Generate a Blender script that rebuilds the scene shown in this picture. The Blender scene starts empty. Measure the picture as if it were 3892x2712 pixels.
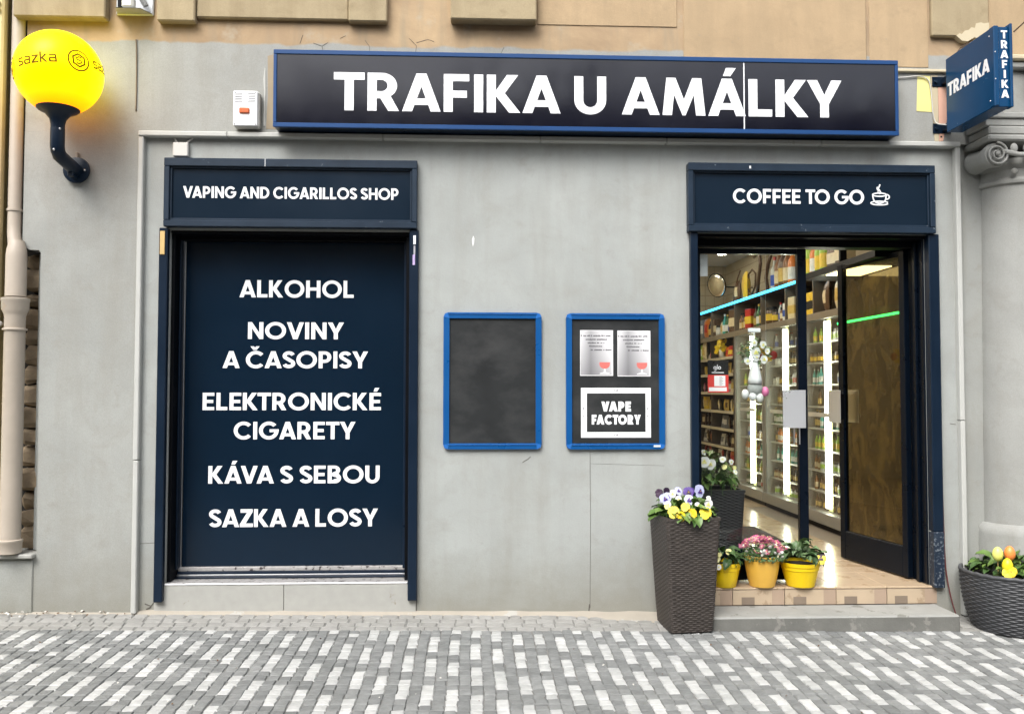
import bpy, bmesh, math, random
from mathutils import Vector, Matrix, noise
from mathutils.geometry import tessellate_polygon
random.seed(7)
R = math.radians
scene = bpy.context.scene
col = scene.collection

# ------------------------------------------------------------------ camera
CAM = Vector((0.0, -5.9, 1.52))
YAW, PITCH, ROLL = 0.0436825, 0.0378229, 0.00114546
fw = Vector((math.sin(YAW)*math.cos(PITCH), math.cos(YAW)*math.cos(PITCH), math.sin(PITCH)))
rt = Vector((math.cos(YAW), -math.sin(YAW), 0))
up = rt.cross(fw)
rt2 = rt*math.cos(ROLL)+up*math.sin(ROLL)
up2 = -rt*math.sin(ROLL)+up*math.cos(ROLL)
cd = bpy.data.cameras.new('camera'); cam = bpy.data.objects.new('camera', cd); col.objects.link(cam)
mw = Matrix.Identity(4)
for i in range(3):
    mw[i][0], mw[i][1], mw[i][2], mw[i][3] = rt2[i], up2[i], -fw[i], CAM[i]
cam.matrix_world = mw
cd.sensor_width = 36.0; cd.sensor_fit = 'HORIZONTAL'; cd.lens = 3300.0/3892.0*36.0
cd.clip_start = 0.05; cd.clip_end = 500
scene.camera = cam

# ------------------------------------------------------------------ sky, sun, exposure
SUN_EL, SUN_AZ = R(50), math.atan2(-0.28, -0.60)
w = bpy.data.worlds.new('World'); scene.world = w; w.use_nodes = True
nt = w.node_tree; bg = nt.nodes['Background']
sky = nt.nodes.new('ShaderNodeTexSky'); sky.sky_type = 'NISHITA'; sky.sun_disc = False
sky.sun_elevation = SUN_EL; sky.sun_rotation = SUN_AZ
sky.air_density = 1.0; sky.dust_density = 4.0; sky.ozone_density = 1.0
hs = nt.nodes.new('ShaderNodeHueSaturation'); hs.inputs['Saturation'].default_value = 0.30
nt.links.new(sky.outputs[0], hs.inputs['Color']); nt.links.new(hs.outputs[0], bg.inputs['Color'])
bg.inputs['Strength'].default_value = 0.14
sd = bpy.data.lights.new('sun', 'SUN'); sun = bpy.data.objects.new('sun', sd); col.objects.link(sun)
sd.energy = 1.2; sd.angle = R(35); sd.color = (1.0, 0.975, 0.945)
sdir = Vector((math.sin(SUN_AZ)*math.cos(SUN_EL), math.cos(SUN_AZ)*math.cos(SUN_EL), math.sin(SUN_EL)))
sun.rotation_euler = sdir.to_track_quat('Z', 'Y').to_euler()
sun.location = (-3, -12, 14)
vs = scene.view_settings
vs.view_transform = 'Standard'; vs.look = 'None'; vs.exposure = 1.22; vs.gamma = 1.0
scene.render.engine = 'CYCLES'
scene.cycles.use_denoising = True
scene.cycles.max_bounces = 8; scene.cycles.transparent_max_bounces = 16
scene.cycles.caustics_reflective = False; scene.cycles.caustics_refractive = False
scene.cycles.sample_clamp_indirect = 6.0

# ------------------------------------------------------------------ helpers
WORLD = {}
class MB:
    def __init__(s): s.v = []; s.f = []; s.mi = []; s.m = 0
    def face(s, idx): s.f.append(tuple(idx)); s.mi.append(s.m)
    def poly(s, pts):
        n = len(s.v); s.v += [tuple(p) for p in pts]; s.face(range(n, n+len(pts)))
    def box(s, x0, x1, y0, y1, z0, z1, c=0.0):
        lo = (min(x0,x1), min(y0,y1), min(z0,z1)); hi = (max(x0,x1), max(y0,y1), max(z0,z1))
        n = len(s.v)
        if c <= 0:
            for k in range(8):
                s.v.append(tuple(hi[a] if (k >> a) & 1 else lo[a] for a in range(3)))
            for q in ((0,2,3,1),(4,5,7,6),(0,1,5,4),(2,6,7,3),(0,4,6,2),(1,3,7,5)): s.face([n+i for i in q])
            return s
        c = min(c, min(hi[a]-lo[a] for a in range(3))*0.49)
        ix = {}
        for k in range(8):
            sg = [(k >> a) & 1 for a in range(3)]
            for a in range(3):
                p = []
                for b in range(3):
                    e = hi[b] if sg[b] else lo[b]
                    if b != a: e += -c if sg[b] else c
                    p.append(e)
                ix[(k, a)] = len(s.v); s.v.append(tuple(p))
        for a in range(3):
            b, d = (a+1) % 3, (a+2) % 3
            for t in (0, 1):
                ks = [(t << a) | (i << b) | (j << d) for i, j in ((0,0),(1,0),(1,1),(0,1))]
                s.face([ix[(k, a)] for k in (ks if t else ks[::-1])])
        for a in range(3):
            b, d = (a+1) % 3, (a+2) % 3
            for sb in (0, 1):
                for sdd in (0, 1):
                    k0 = (sb << b) | (sdd << d); k1 = k0 | (1 << a)
                    q = [ix[(k0, b)], ix[(k1, b)], ix[(k1, d)], ix[(k0, d)]]
                    s.face(q)
        for k in range(8): s.face([ix[(k, 0)], ix[(k, 1)], ix[(k, 2)]])
        return s
    def tube(s, pts, r, n=8, cap=True):
        pts = [Vector(p) for p in pts]; rs = r if isinstance(r, (list, tuple)) else [r]*len(pts)
        base = len(s.v); t0 = (pts[1]-pts[0]).normalized()
        u = t0.orthogonal().normalized()
        for i, p in enumerate(pts):
            a = pts[max(i-1, 0)]; b = pts[min(i+1, len(pts)-1)]; t = (b-a).normalized()
            u = (u - t*u.dot(t)).normalized(); q = t.cross(u)
            for k in range(n):
                an = 2*math.pi*k/n
                s.v.append(tuple(p+(u*math.cos(an)+q*math.sin(an))*rs[i]))
        for i in range(len(pts)-1):
            for k in range(n):
                a = base+i*n+k; b = base+i*n+(k+1) % n
                s.face((a, b, b+n, a+n))
        if cap:
            s.face([base+k for k in range(n)][::-1]); s.face([base+(len(pts)-1)*n+k for k in range(n)])
        return s
    def lathe(s, cx, cy, prof, n=24, cap=True, axis='z'):
        base = len(s.v)
        for r_, z in prof:
            for k in range(n):
                an = 2*math.pi*k/n
                if axis == 'z': s.v.append((cx+r_*math.cos(an), cy+r_*math.sin(an), z))
                else: s.v.append((cx+r_*math.cos(an), z, cy+r_*math.sin(an)))
        for i in range(len(prof)-1):
            for k in range(n):
                a = base+i*n+k; b = base+i*n+(k+1) % n
                s.face((a, b, b+n, a+n))
        if cap:
            s.face([base+k for k in range(n)][::-1]); s.face([base+(len(prof)-1)*n+k for k in range(n)])
        return s
    def sphere(s, c, r, nu=12, nv=8):
        rr = r if isinstance(r, (list, tuple)) else (r, r, r)
        base = len(s.v); s.v.append((c[0], c[1], c[2]-rr[2]))
        for j in range(1, nv):
            th = math.pi*j/nv
            for k in range(nu):
                a = 2*math.pi*k/nu
                s.v.append((c[0]+rr[0]*math.sin(th)*math.cos(a), c[1]+rr[1]*math.sin(th)*math.sin(a), c[2]-rr[2]*math.cos(th)))
        s.v.append((c[0], c[1], c[2]+rr[2])); top = len(s.v)-1
        for k in range(nu):
            s.face((base, base+1+(k+1) % nu, base+1+k))
            for j in range(nv-2):
                a = base+1+j*nu+k; b = base+1+j*nu+(k+1) % nu
                s.face((a, b, b+nu, a+nu))
            s.face((base+1+(nv-2)*nu+k, base+1+(nv-2)*nu+(k+1) % nu, top))
        return s
    def contour(s, contours, mp, depth):
        """filled flat shape with holes; mp(x, y, d) -> 3D, front at d=depth, back at d=0"""
        cs = [[Vector((p[0], p[1], 0)) for p in c] for c in contours]
        tri = tessellate_polygon(cs); flat = [p for c in cs for p in c]
        n = len(s.v); s.v += [tuple(mp(p.x, p.y, depth)) for p in flat]; m = len(s.v)
        s.v += [tuple(mp(p.x, p.y, 0)) for p in flat]
        for t in tri:
            a, b, c = (flat[i] for i in t)
            cr = (b.x-a.x)*(c.y-a.y)-(b.y-a.y)*(c.x-a.x)
            if abs(cr) < 1e-10: continue
            tt = t if cr > 0 else t[::-1]
            s.face([n+i for i in tt])
        o = 0
        for c in cs:
            L = len(c)
            for i in range(L):
                j = (i+1) % L
                s.face((n+o+i, n+o+j, m+o+j, m+o+i))
            o += L
        return s
    def build(s, name, mats, parent=None, smooth=False, loc=None, recalc=True, kind=None):
        if not isinstance(mats, (list, tuple)): mats = [mats]
        if loc is None:
            xs = [p[0] for p in s.v]; ys = [p[1] for p in s.v]; zs = [p[2] for p in s.v]
            loc = Vector(((min(xs)+max(xs))/2, (min(ys)+max(ys))/2, min(zs)))
        loc = Vector(loc)
        me = bpy.data.meshes.new(name)
        me.from_pydata([(p[0]-loc.x, p[1]-loc.y, p[2]-loc.z) for p in s.v], [], s.f)
        for m in mats: me.materials.append(m)
        if len(mats) > 1: me.polygons.foreach_set('material_index', s.mi)
        if recalc:
            bm = bmesh.new(); bm.from_mesh(me); bmesh.ops.recalc_face_normals(bm, faces=bm.faces); bm.to_mesh(me); bm.free()
        if smooth:
            me.polygons.foreach_set('use_smooth', [True]*len(me.polygons))
            if smooth != 'all':
                try: me.set_sharp_from_angle(angle=R(40))
                except Exception: pass
        o = bpy.data.objects.new(name, me); col.objects.link(o)
        attach(o, parent, loc)
        if kind: o['kind'] = kind
        return o
def attach(o, parent, loc):
    loc = Vector(loc); WORLD[o.name] = loc
    if parent is not None:
        o.parent = parent; o.location = loc-WORLD[parent.name]
    else: o.location = loc
def tag(o, label=None, cat=None, group=None, kind=None):
    if label: o['label'] = label
    if cat: o['category'] = cat
    if group: o['group'] = group
    if kind: o['kind'] = kind
    return o
def thing(name, label, cat, loc, group=None):
    o = bpy.data.objects.new(name, None); o.empty_display_size = 0.1; col.objects.link(o)
    attach(o, None, loc); return tag(o, label, cat, group)
def inst(src, name, parent, loc, rot=(0,0,0), sc=(1,1,1), label=None, cat=None, group=None):
    """a copy of a one-mesh object that shares its mesh data"""
    o = bpy.data.objects.new(name, src); col.objects.link(o)
    attach(o, parent, loc); o.rotation_euler = rot; o.scale = sc if isinstance(sc, (tuple, list)) else (sc, sc, sc)
    tag(o, label, cat, group); return o
def mesh_only(mb, name, mats, smooth=False, loc=(0,0,0)):
    o = mb.build(name, mats, None, smooth, loc); me = o.data; bpy.data.objects.remove(o); return me

# ------------------------------------------------------------------ materials
def newmat(name):
    m = bpy.data.materials.new(name); m.use_nodes = True; nt = m.node_tree
    return m, nt, nt.nodes['Principled BSDF']
def nd(nt, typ, **kw):
    n = nt.nodes.new(typ)
    for k, v in kw.items():
        if k.startswith('i_'):
            key = k[2:]; key = int(key) if key.isdigit() else key.replace('_', ' ')
            if isinstance(v, bpy.types.NodeSocket): nt.links.new(v, n.inputs[key])
            else: n.inputs[key].default_value = v
        else: setattr(n, k, v)
    return n
def noise_tex(nt, vec, scale, detail=4, rough=.55, dist=0.0):
    return nd(nt, 'ShaderNodeTexNoise', i_Vector=vec, i_Scale=scale, i_Detail=detail, i_Roughness=rough, i_Distortion=dist).outputs['Fac']
def ramp(nt, fac, a, b, ca=(0,0,0,1), cb=(1,1,1,1)):
    r_ = nd(nt, 'ShaderNodeValToRGB', i_Fac=fac); e = r_.color_ramp.elements
    e[0].position = a; e[1].position = b; e[0].color = ca; e[1].color = cb
    return r_.outputs['Color']
def mix(nt, fac, a, b, blend='MIX'):
    m = nd(nt, 'ShaderNodeMix', data_type='RGBA', blend_type=blend)
    for sock, v in ((m.inputs[0], fac), (m.inputs[6], a), (m.inputs[7], b)):
        if isinstance(v, bpy.types.NodeSocket): nt.links.new(v, sock)
        elif sock == m.inputs[0]: sock.default_value = v
        else: sock.default_value = (*v, 1) if len(v) == 3 else v
    return m.outputs[2]
def pos(nt, sx=1, sy=1, sz=1):
    g = nd(nt, 'ShaderNodeNewGeometry')
    mp = nd(nt, 'ShaderNodeMapping', i_Vector=g.outputs['Position']); mp.inputs['Scale'].default_value = (sx, sy, sz)
    return mp.outputs[0]
def bump(nt, b, height, strength, dist=0.01):
    n = nd(nt, 'ShaderNodeBump', i_Height=height, i_Strength=strength, i_Distance=dist)
    nt.links.new(n.outputs[0], b.inputs['Normal'])
def simple(name, c, rough=.5, metal=0.0, var=.12, scale=6.0, bmp=0.0, bscale=60.0, spec=.5, emit=None, es=0.0, coat=0.0, wear=None):
    m, nt, b = newmat(name)
    b.inputs['Roughness'].default_value = rough; b.inputs['Metallic'].default_value = metal
    b.inputs['Specular IOR Level'].default_value = spec
    p = pos(nt)
    n1 = noise_tex(nt, p, scale, 5, .6)
    dark = tuple(x*(1-var) for x in c); lite = tuple(min(1, x*(1+var)) for x in c)
    cc = mix(nt, n1, dark, lite)
    if wear:
        wc, amt, ws = wear
        n2 = noise_tex(nt, p, ws, 6, .65)
        cc = mix(nt, ramp(nt, n2, amt, amt+.04), cc, wc)
    nt.links.new(cc, b.inputs['Base Color'])
    rr = nd(nt, 'ShaderNodeMath', operation='MULTIPLY_ADD', i_0=n1, i_1=.22, i_2=max(0, rough-.11))
    nt.links.new(rr.outputs[0], b.inputs['Roughness'])
    if bmp > 0: bump(nt, b, noise_tex(nt, p, bscale, 4, .6), bmp, .004)
    if emit: b.inputs['Emission Color'].default_value = (*emit, 1); b.inputs['Emission Strength'].default_value = es
    if coat: b.inputs['Coat Weight'].default_value = coat
    return m
def attrmat(name, lo, hi, rough=.75, bmp=.25, bscale=90.0, var=.12):
    """per-piece tone: object random + 'tone' attribute"""
    m, nt, b = newmat(name)
    oi = nd(nt, 'ShaderNodeObjectInfo'); at = nd(nt, 'ShaderNodeAttribute', attribute_name='tone')
    s_ = nd(nt, 'ShaderNodeMath', operation='ADD', i_0=oi.outputs['Random'], i_1=at.outputs['Fac'])
    fr = nd(nt, 'ShaderNodeMath', operation='FRACT', i_0=s_.outputs[0]).outputs[0]
    p = pos(nt)
    cc = mix(nt, fr, lo, hi)
    n1 = noise_tex(nt, p, 14, 6, .65)
    cc = mix(nt, ramp(nt, n1, .3, .7), tuple(x*(1-var) for x in (.9,.9,.9)), (1,1,1), 'MIX') if False else mix(nt, 1.0, cc, ramp(nt, n1, .25, .75, (1-2*var,)*3+(1,), (1,1,1,1)), 'MULTIPLY')
    n3 = noise_tex(nt, p, 2.2, 4, .6)
    cc = mix(nt, 1.0, cc, ramp(nt, n3, .3, .7, (.86,.87,.86,1), (1,1,1,1)), 'MULTIPLY')
    nt.links.new(cc, b.inputs['Base Color']); b.inputs['Roughness'].default_value = rough
    bump(nt, b, noise_tex(nt, p, bscale, 6, .7), bmp, .006)
    return m

def wall_mat(name, base, stain, ochre=None, zline=3.86):
    m, nt, b = newmat(name); p = pos(nt)
    n1 = noise_tex(nt, p, 1.3, 6, .6, .4); n2 = noise_tex(nt, p, 7, 6, .65)
    n3 = noise_tex(nt, pos(nt, 7, 7, .7), 1.0, 5, .6)
    cc = mix(nt, ramp(nt, n1, .35, .7), base, tuple(x*.83 for x in base))
    n4 = noise_tex(nt, p, 3.2, 7, .7, 1.2)
    cc = mix(nt, nd(nt, 'ShaderNodeMath', operation='MULTIPLY', i_0=ramp(nt, n4, .48, .70), i_1=.5).outputs[0], cc, stain)
    cc = mix(nt, ramp(nt, n2, .58, .80), cc, stain)
    st = nd(nt, 'ShaderNodeMath', operation='MULTIPLY', i_0=ramp(nt, n3, .46, .72), i_1=.55).outputs[0]
    cc = mix(nt, st, cc, stain)
    # splash dirt at the foot of the wall
    g = nd(nt, 'ShaderNodeNewGeometry'); sx = nd(nt, 'ShaderNodeSeparateXYZ', i_0=g.outputs['Position'])
    zz = nd(nt, 'ShaderNodeMath', operation='MULTIPLY_ADD', i_0=n2, i_1=.45, i_2=sx.outputs['Z']).outputs[0]
    foot = nd(nt, 'ShaderNodeMapRange', i_0=zz, i_1=.25, i_2=.70, i_3=.85, i_4=0.0).outputs[0]
    cc = mix(nt, foot, cc, (.245,.24,.205))
    ng = noise_tex(nt, p, 170, 3, .7)
    cc = mix(nt, 1.0, cc, ramp(nt, ng, .25, .75, (.86,.86,.86,1), (1.06,1.06,1.06,1)), 'MULTIPLY')
    nf = noise_tex(nt, p, 26, 3, .5)
    spk = ramp(nt, nf, .70, .76)
    spk = nd(nt, 'ShaderNodeMath', operation='MULTIPLY', i_0=spk, i_1=.25).outputs[0]
    cc = mix(nt, spk, cc, (.24,.23,.20))
    if ochre:
        nb = noise_tex(nt, p, 3.0, 5, .6)
        zb = nd(nt, 'ShaderNodeMath', operation='MULTIPLY_ADD', i_0=nb, i_1=.10, i_2=sx.outputs['Z']).outputs[0]
        fac = nd(nt, 'ShaderNodeMapRange', i_0=zb, i_1=zline+.045, i_2=zline+.060).outputs[0]
        no = noise_tex(nt, p, 2.1, 6, .62, .6)
        oc = mix(nt, ramp(nt, no, .3, .7), ochre, (ochre[0]*.62, ochre[1]*.60, ochre[2]*.62))
        no2 = noise_tex(nt, pos(nt, 9, 9, 1.2), 1, 5, .6)
        oc = mix(nt, nd(nt, 'ShaderNodeMath', operation='MULTIPLY', i_0=ramp(nt, no2, .5, .72), i_1=.55).outputs[0], oc, (.27,.235,.17))
        no3 = noise_tex(nt, p, 4.5, 6, .7)
        oc = mix(nt, nd(nt, 'ShaderNodeMath', operation='MULTIPLY', i_0=ramp(nt, no3, .58, .72), i_1=.6).outputs[0], oc, (.42,.38,.30))
        cc = mix(nt, fac, cc, oc)
    nt.links.new(cc, b.inputs['Base Color']); b.inputs['Roughness'].default_value = .85
    b.inputs['Specular IOR Level'].default_value = .25
    h1 = noise_tex(nt, p, 5, 4, .5); h2 = noise_tex(nt, p, 120, 3, .6)
    hh = nd(nt, 'ShaderNodeMath', operation='MULTIPLY_ADD', i_0=h2, i_1=.12, i_2=h1).outputs[0]
    bump(nt, b, hh, .22, .03)
    return m

GREY = (.388,.407,.392)
mWall = wall_mat('grey_painted_plaster', GREY, (.30,.302,.275))
mWallTop = wall_mat('grey_and_ochre_plaster', (.355,.36,.34), (.275,.27,.24), (.47,.345,.21))
mOchre = wall_mat('ochre_plaster', (.47,.345,.21), (.33,.25,.155))
mBlock = wall_mat('sandstone_block', (.40,.325,.205), (.25,.195,.115))
mMould = simple('moulding_paint', (.45,.455,.43), .7, var=.10, scale=9, bmp=.15, wear=((.34,.33,.29), .66, 10))
mStone = simple('sill_stone', (.35,.35,.325), .8, var=.14, scale=14, bmp=.25, bscale=120, wear=((.25,.23,.18), .66, 5))
mConc = simple('step_concrete', (.27,.272,.255), .85, var=.18, scale=11, bmp=.35, bscale=110, wear=((.17,.168,.150), .58, 7))
mNavy = simple('navy_paint', (.0045,.0125,.027), .32, spec=.28, var=.30, scale=5, bmp=.06, bscale=30, wear=((.07,.085,.10), .72, 16))
mNavyW = simple('navy_paint_weathered', (.010,.022,.040), .42, spec=.3, var=.35, scale=9, bmp=.12, bscale=40, wear=((.14,.16,.18), .66, 13))
mPanel = simple('navy_panel', (.003,.0115,.025), .19, spec=.30, var=.22, scale=1.6)
mPanel2 = simple('slate_navy_panel', (.006,.0145,.027), .20, spec=.32, var=.20, scale=1.5)
mDoor = simple('black_navy_door_paint', (.0022,.0048,.010), .30, spec=.16, var=.3, scale=6, wear=((.03,.035,.045), .74, 18))
mBlack = simple('black_paint', (.002,.0025,.004), .45, var=.3, spec=.12)
mGloss = simple('gloss_black_navy', (.003,.0035,.010), .09, var=.25, scale=2.0, spec=.55)
mFrameBlue = simple('blue_sign_frame', (.010,.052,.165), .32, spec=.3, var=.15, scale=3)
mBlue = simple('poster_frame_blue', (.003,.075,.25), .30, var=.14, scale=4, wear=((.25,.35,.5), .78, 20))
mHangBlue = simple('hanging_sign_blue', (.003,.046,.125), .24, spec=.25, var=.25, scale=4, wear=((.12,.20,.30), .76, 9))
mWhite = simple('white_vinyl', (.86,.87,.89), .45, var=.02, scale=8)
mWhitePl = simple('white_plastic', (.55,.54,.51), .45, var=.06, scale=14)
mPaper = simple('white_paper', (.80,.80,.81), .55, var=.03)
mChalk = simple('chalkboard', (.017,.019,.020), .6, spec=.25, var=.6, scale=4.0)
nt = mChalk.node_tree; b = nt.nodes['Principled BSDF']; src_ = b.inputs['Base Color'].links[0].from_socket
sm_ = nd(nt, 'ShaderNodeMath', operation='MULTIPLY', i_0=ramp(nt, noise_tex(nt, pos(nt, 1, 1, 1.6), 3.0, 5, .6, .1), .44, .80), i_1=.5).outputs[0]
nt.links.new(mix(nt, sm_, src_, (.075,.076,.076)), b.inputs['Base Color'])
mGreyInk = simple('grey_ink', (.10,.10,.11), .6)
mSilver = simple('brushed_metal', (.55,.56,.58), .34, .9, var=.12, scale=22)
mWornMetal = simple('worn_rail_metal', (.42,.41,.40), .45, .35, var=.35, scale=28, wear=((.06,.05,.05), .58, 22))
mBeigePipe = simple('beige_pipe_paint', (.43,.375,.31), .45, var=.14, scale=7, bmp=.08, wear=((.42,.33,.25), .66, 12))
mRubble = simple('rubble_stone', (.26,.20,.13), .9, var=.5, scale=16, bmp=.7, bscale=45)
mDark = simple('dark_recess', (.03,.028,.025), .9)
mSand = simple('jointing_sand', (.18,.178,.168), .95, var=.2, scale=30, bmp=.4, bscale=200)
mMortar = simple('mortar_fillet', (.33,.30,.25), .92, var=.16, scale=7, bmp=.4, bscale=120, wear=((.36,.35,.32), .6, 6))
mCobG = attrmat('grey_cobble', (.200,.207,.204), (.272,.279,.273), .78, .45, 70.0, .20)
mCobW = attrmat('white_cobble', (.46,.465,.455), (.57,.572,.56), .68, .35, 70.0, .16)
mCobB = attrmat('beige_cobble', (.285,.280,.262), (.335,.330,.312))
mOrangeLens = simple('orange_lens', (.55,.12,.035), .25)
mYellowPatch = simple('yellow_old_paint', (.72,.66,.26), .8)
mPinkPatch = simple('pink_old_paint', (.72,.42,.31), .8)
mCream = simple('cream_plaster', (.52,.45,.31), .8)
mWood = simple('raw_wood', (.55,.38,.15), .6, var=.2)
mCable = simple('black_cable', (.012,.011,.012), .5)
mRed = simple('dark_red_cable', (.12,.03,.03), .5)
# ------------------------------------------------------------------ ground
def g(x, y):
    z = -0.012-0.0125*x
    if y > -0.36: z += 0.036*(1+y/0.36)**1.4 if y < 0 else 0.036
    if y < -0.36: z += 0.010*(y+0.36)
    return z
def to_px(p):
    d = Vector(p)-CAM; z = d.dot(fw)
    if z <= 0: return None
    return 1946+3300*d.dot(rt2)/z, 1356-3300*d.dot(up2)/z

mRoad = simple('asphalt', (.055,.055,.057), .9, var=.2, scale=20, bmp=.5, bscale=150)
mb = MB(); mb.poly([(-120,-120,-.42),(120,-120,-.42),(120,140,-.42),(-120,140,-.42)])
tag(mb.build('ground', mRoad), kind='structure')
mb = MB(); mb.poly([(-60,-10.6,-.24),(60,-10.6,-.24),(60,-3.62,-.19),(-60,-3.62,-.19)])
tag(mb.build('road', mRoad), kind='structure')
kb = MB()
x = -9.0
while x < 9:
    kb.box(x, x+.992, -3.62, -3.36, -.4, g(x, -3.36)-.006, .012); x += 1.0
tag(kb.build('kerb', mStone), kind='structure')
mb = MB(); mb.box(-30, 30, -14.0, -10.6, -.4, -.10, .02)
tag(mb.build('opposite_pavement', mConc), kind='structure')

nx, ny = 60, 24
mb = MB(); X0, X1, Y0, Y1 = -9.0, 9.0, -3.36, 0.10
for j in range(ny+1):
    for i in range(nx+1):
        xx = X0+(X1-X0)*i/nx; t = j/ny; yy = Y0+(Y1-Y0)*(1-(1-t)**2)
        mb.v.append((xx, yy, g(xx, yy)-.0075))
for j in range(ny):
    for i in range(nx):
        a = j*(nx+1)+i; mb.face((a, a+1, a+nx+2, a+nx+1))
pavement = tag(mb.build('pavement', mSand, smooth='all', recalc=False), kind='structure')

def stone_pts(wx, wy, rnd, jit=.004):
    """bottom ring, shoulder ring, top ring, centre of one cobble, centred on 0"""
    c = []
    for sx, sy in ((-1,-1),(1,-1),(1,1),(-1,1)):
        c.append((sx*wx/2+rnd.uniform(-jit, jit), sy*wy/2+rnd.uniform(-jit, jit)))
    v = [(x_, y_, -.03) for x_, y_ in c]
    v += [(x_*.985, y_*.985, -.0065+rnd.uniform(-.001, .001)) for x_, y_ in c]
    v += [(x_*.86+rnd.uniform(-.002,.002), y_*.86+rnd.uniform(-.002,.002), rnd.uniform(-.0012, .0012)) for x_, y_ in c]
    v.append((rnd.uniform(-.008,.008), rnd.uniform(-.01,.01), .0016+rnd.uniform(-.001,.002)))
    return v
STF = []
for k in range(4):
    n_ = (k+1) % 4
    STF += [(k, n_, 4+n_, 4+k), (4+k, 4+n_, 8+n_, 8+k), (8+k, 8+n_, 12)]
rnd = random.Random(3)
PX, PY = .0637, .0705
variants = []
for k in range(12):
    mb = MB(); mb.v = stone_pts(PX-.0018, PY-.0016, rnd, .0045)
    for f in STF: mb.face(f)
    variants.append(mb)
VM = {}
for nm, mt in (('w', mCobW), ('g', mCobG)):
    VM[nm] = [mesh_only(v_, 'cobblestone_'+nm, mt) for v_ in variants]
cells = []
ncol = int(8.2/PX)
for ci in range(-ncol, ncol+1):
    for ri in range(0, 43):
        wob = .010*noise.noise((ci*.13, ri*.11, 1.7)); wob2 = .012*noise.noise((ci*.16, ri*.15, 9.1))
        xx = ci*PX+.02+wob+rnd.uniform(-.0015,.0015); yy = -.335-ri*PY+wob2+rnd.uniform(-.003,.003)
        white = (ci % 2 == 0) and ((ri-ci//2+2) % 6 < 4)
        if white and ri == 0 and rnd.random() < .35: white = False
        if white and rnd.random() < .025: white = False
        cells.append((xx, yy, white))
def infr(xx, yy):
    q = to_px((xx, yy, g(xx, yy)))
    return q and 30 < q[0] < 3860 and q[1] < 2690
vis = sorted((c for c in cells if infr(c[0], c[1])), key=lambda c: (Vector((c[0], c[1], 0))-CAM).length)
near = set(vis[:296])
rest = {True: MB(), False: MB()}; tones = {True: [], False: []}
for c in cells:
    xx, yy, white = c
    if 1.53 < xx < 3.19 and yy > -.315: continue
    zz = g(xx, yy)+rnd.uniform(-.0022, .0022)
    if c in near:
        inst(rnd.choice(VM['w' if white else 'g']), 'cobblestone', pavement, (xx, yy, zz), (rnd.uniform(-.02,.02), rnd.uniform(-.02,.02), rnd.uniform(-.04,.04)))
    else:
        m_ = rest[white]; b0 = len(m_.v); t = rnd.random()
        for p in stone_pts(PX-.0018, PY-.0016, rnd, .0048): m_.v.append((p[0]+xx, p[1]+yy, p[2]+zz)); tones[white].append(t)
        for f in STF: m_.face([b0+i for i in f])
def tone_attr(o, vals):
    a = o.data.attributes.new('tone', 'FLOAT', 'POINT'); a.data.foreach_set('value', vals)
for white, mt in ((True, mCobW), (False, mCobG)):
    o = rest[white].build('white_cobbles' if white else 'grey_cobbles', mt, pavement, recalc=False, kind='stuff'); tone_attr(o, tones[white])
# narrow courses laid along the wall
mb = MB(); tn = []
for row in range(4):
    yy = -.062-row*.068; x = -8.2+rnd.uniform(0,.05)
    while x < 8.2:
        wl = rnd.uniform(.075, .135)
        if not (1.5 < x+wl/2 < 3.2):
            t = rnd.random(); b0 = len(mb.v)
            for p in stone_pts(wl-.004, .064, rnd, .004):
                px_, py_ = x+wl/2+p[0], yy+p[1]
                mb.v.append((px_, py_, g(px_, py_)+p[2]-.001)); tn.append(t)
            for f in STF: mb.face([b0+i for i in f])
        x += wl
o = mb.build('wall_course_cobbles', mCobB, pavement, recalc=False, kind='stuff'); tone_attr(o, tn)
# mortar fillet at the wall foot
mb = MB(); N = 160
for i in range(N+1):
    xx = -3.3+i*(1.53+3.3)/N
    a = .045+.02*noise.noise((xx*1.7, .3, 0))+(.10*max(0, min(1, (xx-.55)/.5)))
    mb.v += [(xx, .004, g(xx, 0)+.014+.006*noise.noise((xx*6, 0, 4))), (xx, -a*.5, g(xx, -a*.5)+.008), (xx, -a, g(xx, -a)-.004)]
for i in range(N):
    for k in range(2):
        a = i*3+k; mb.face((a, a+1, a+4, a+3))
mb.build('mortar_fillet', mMortar, pavement, smooth='all', recalc=False)

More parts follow.
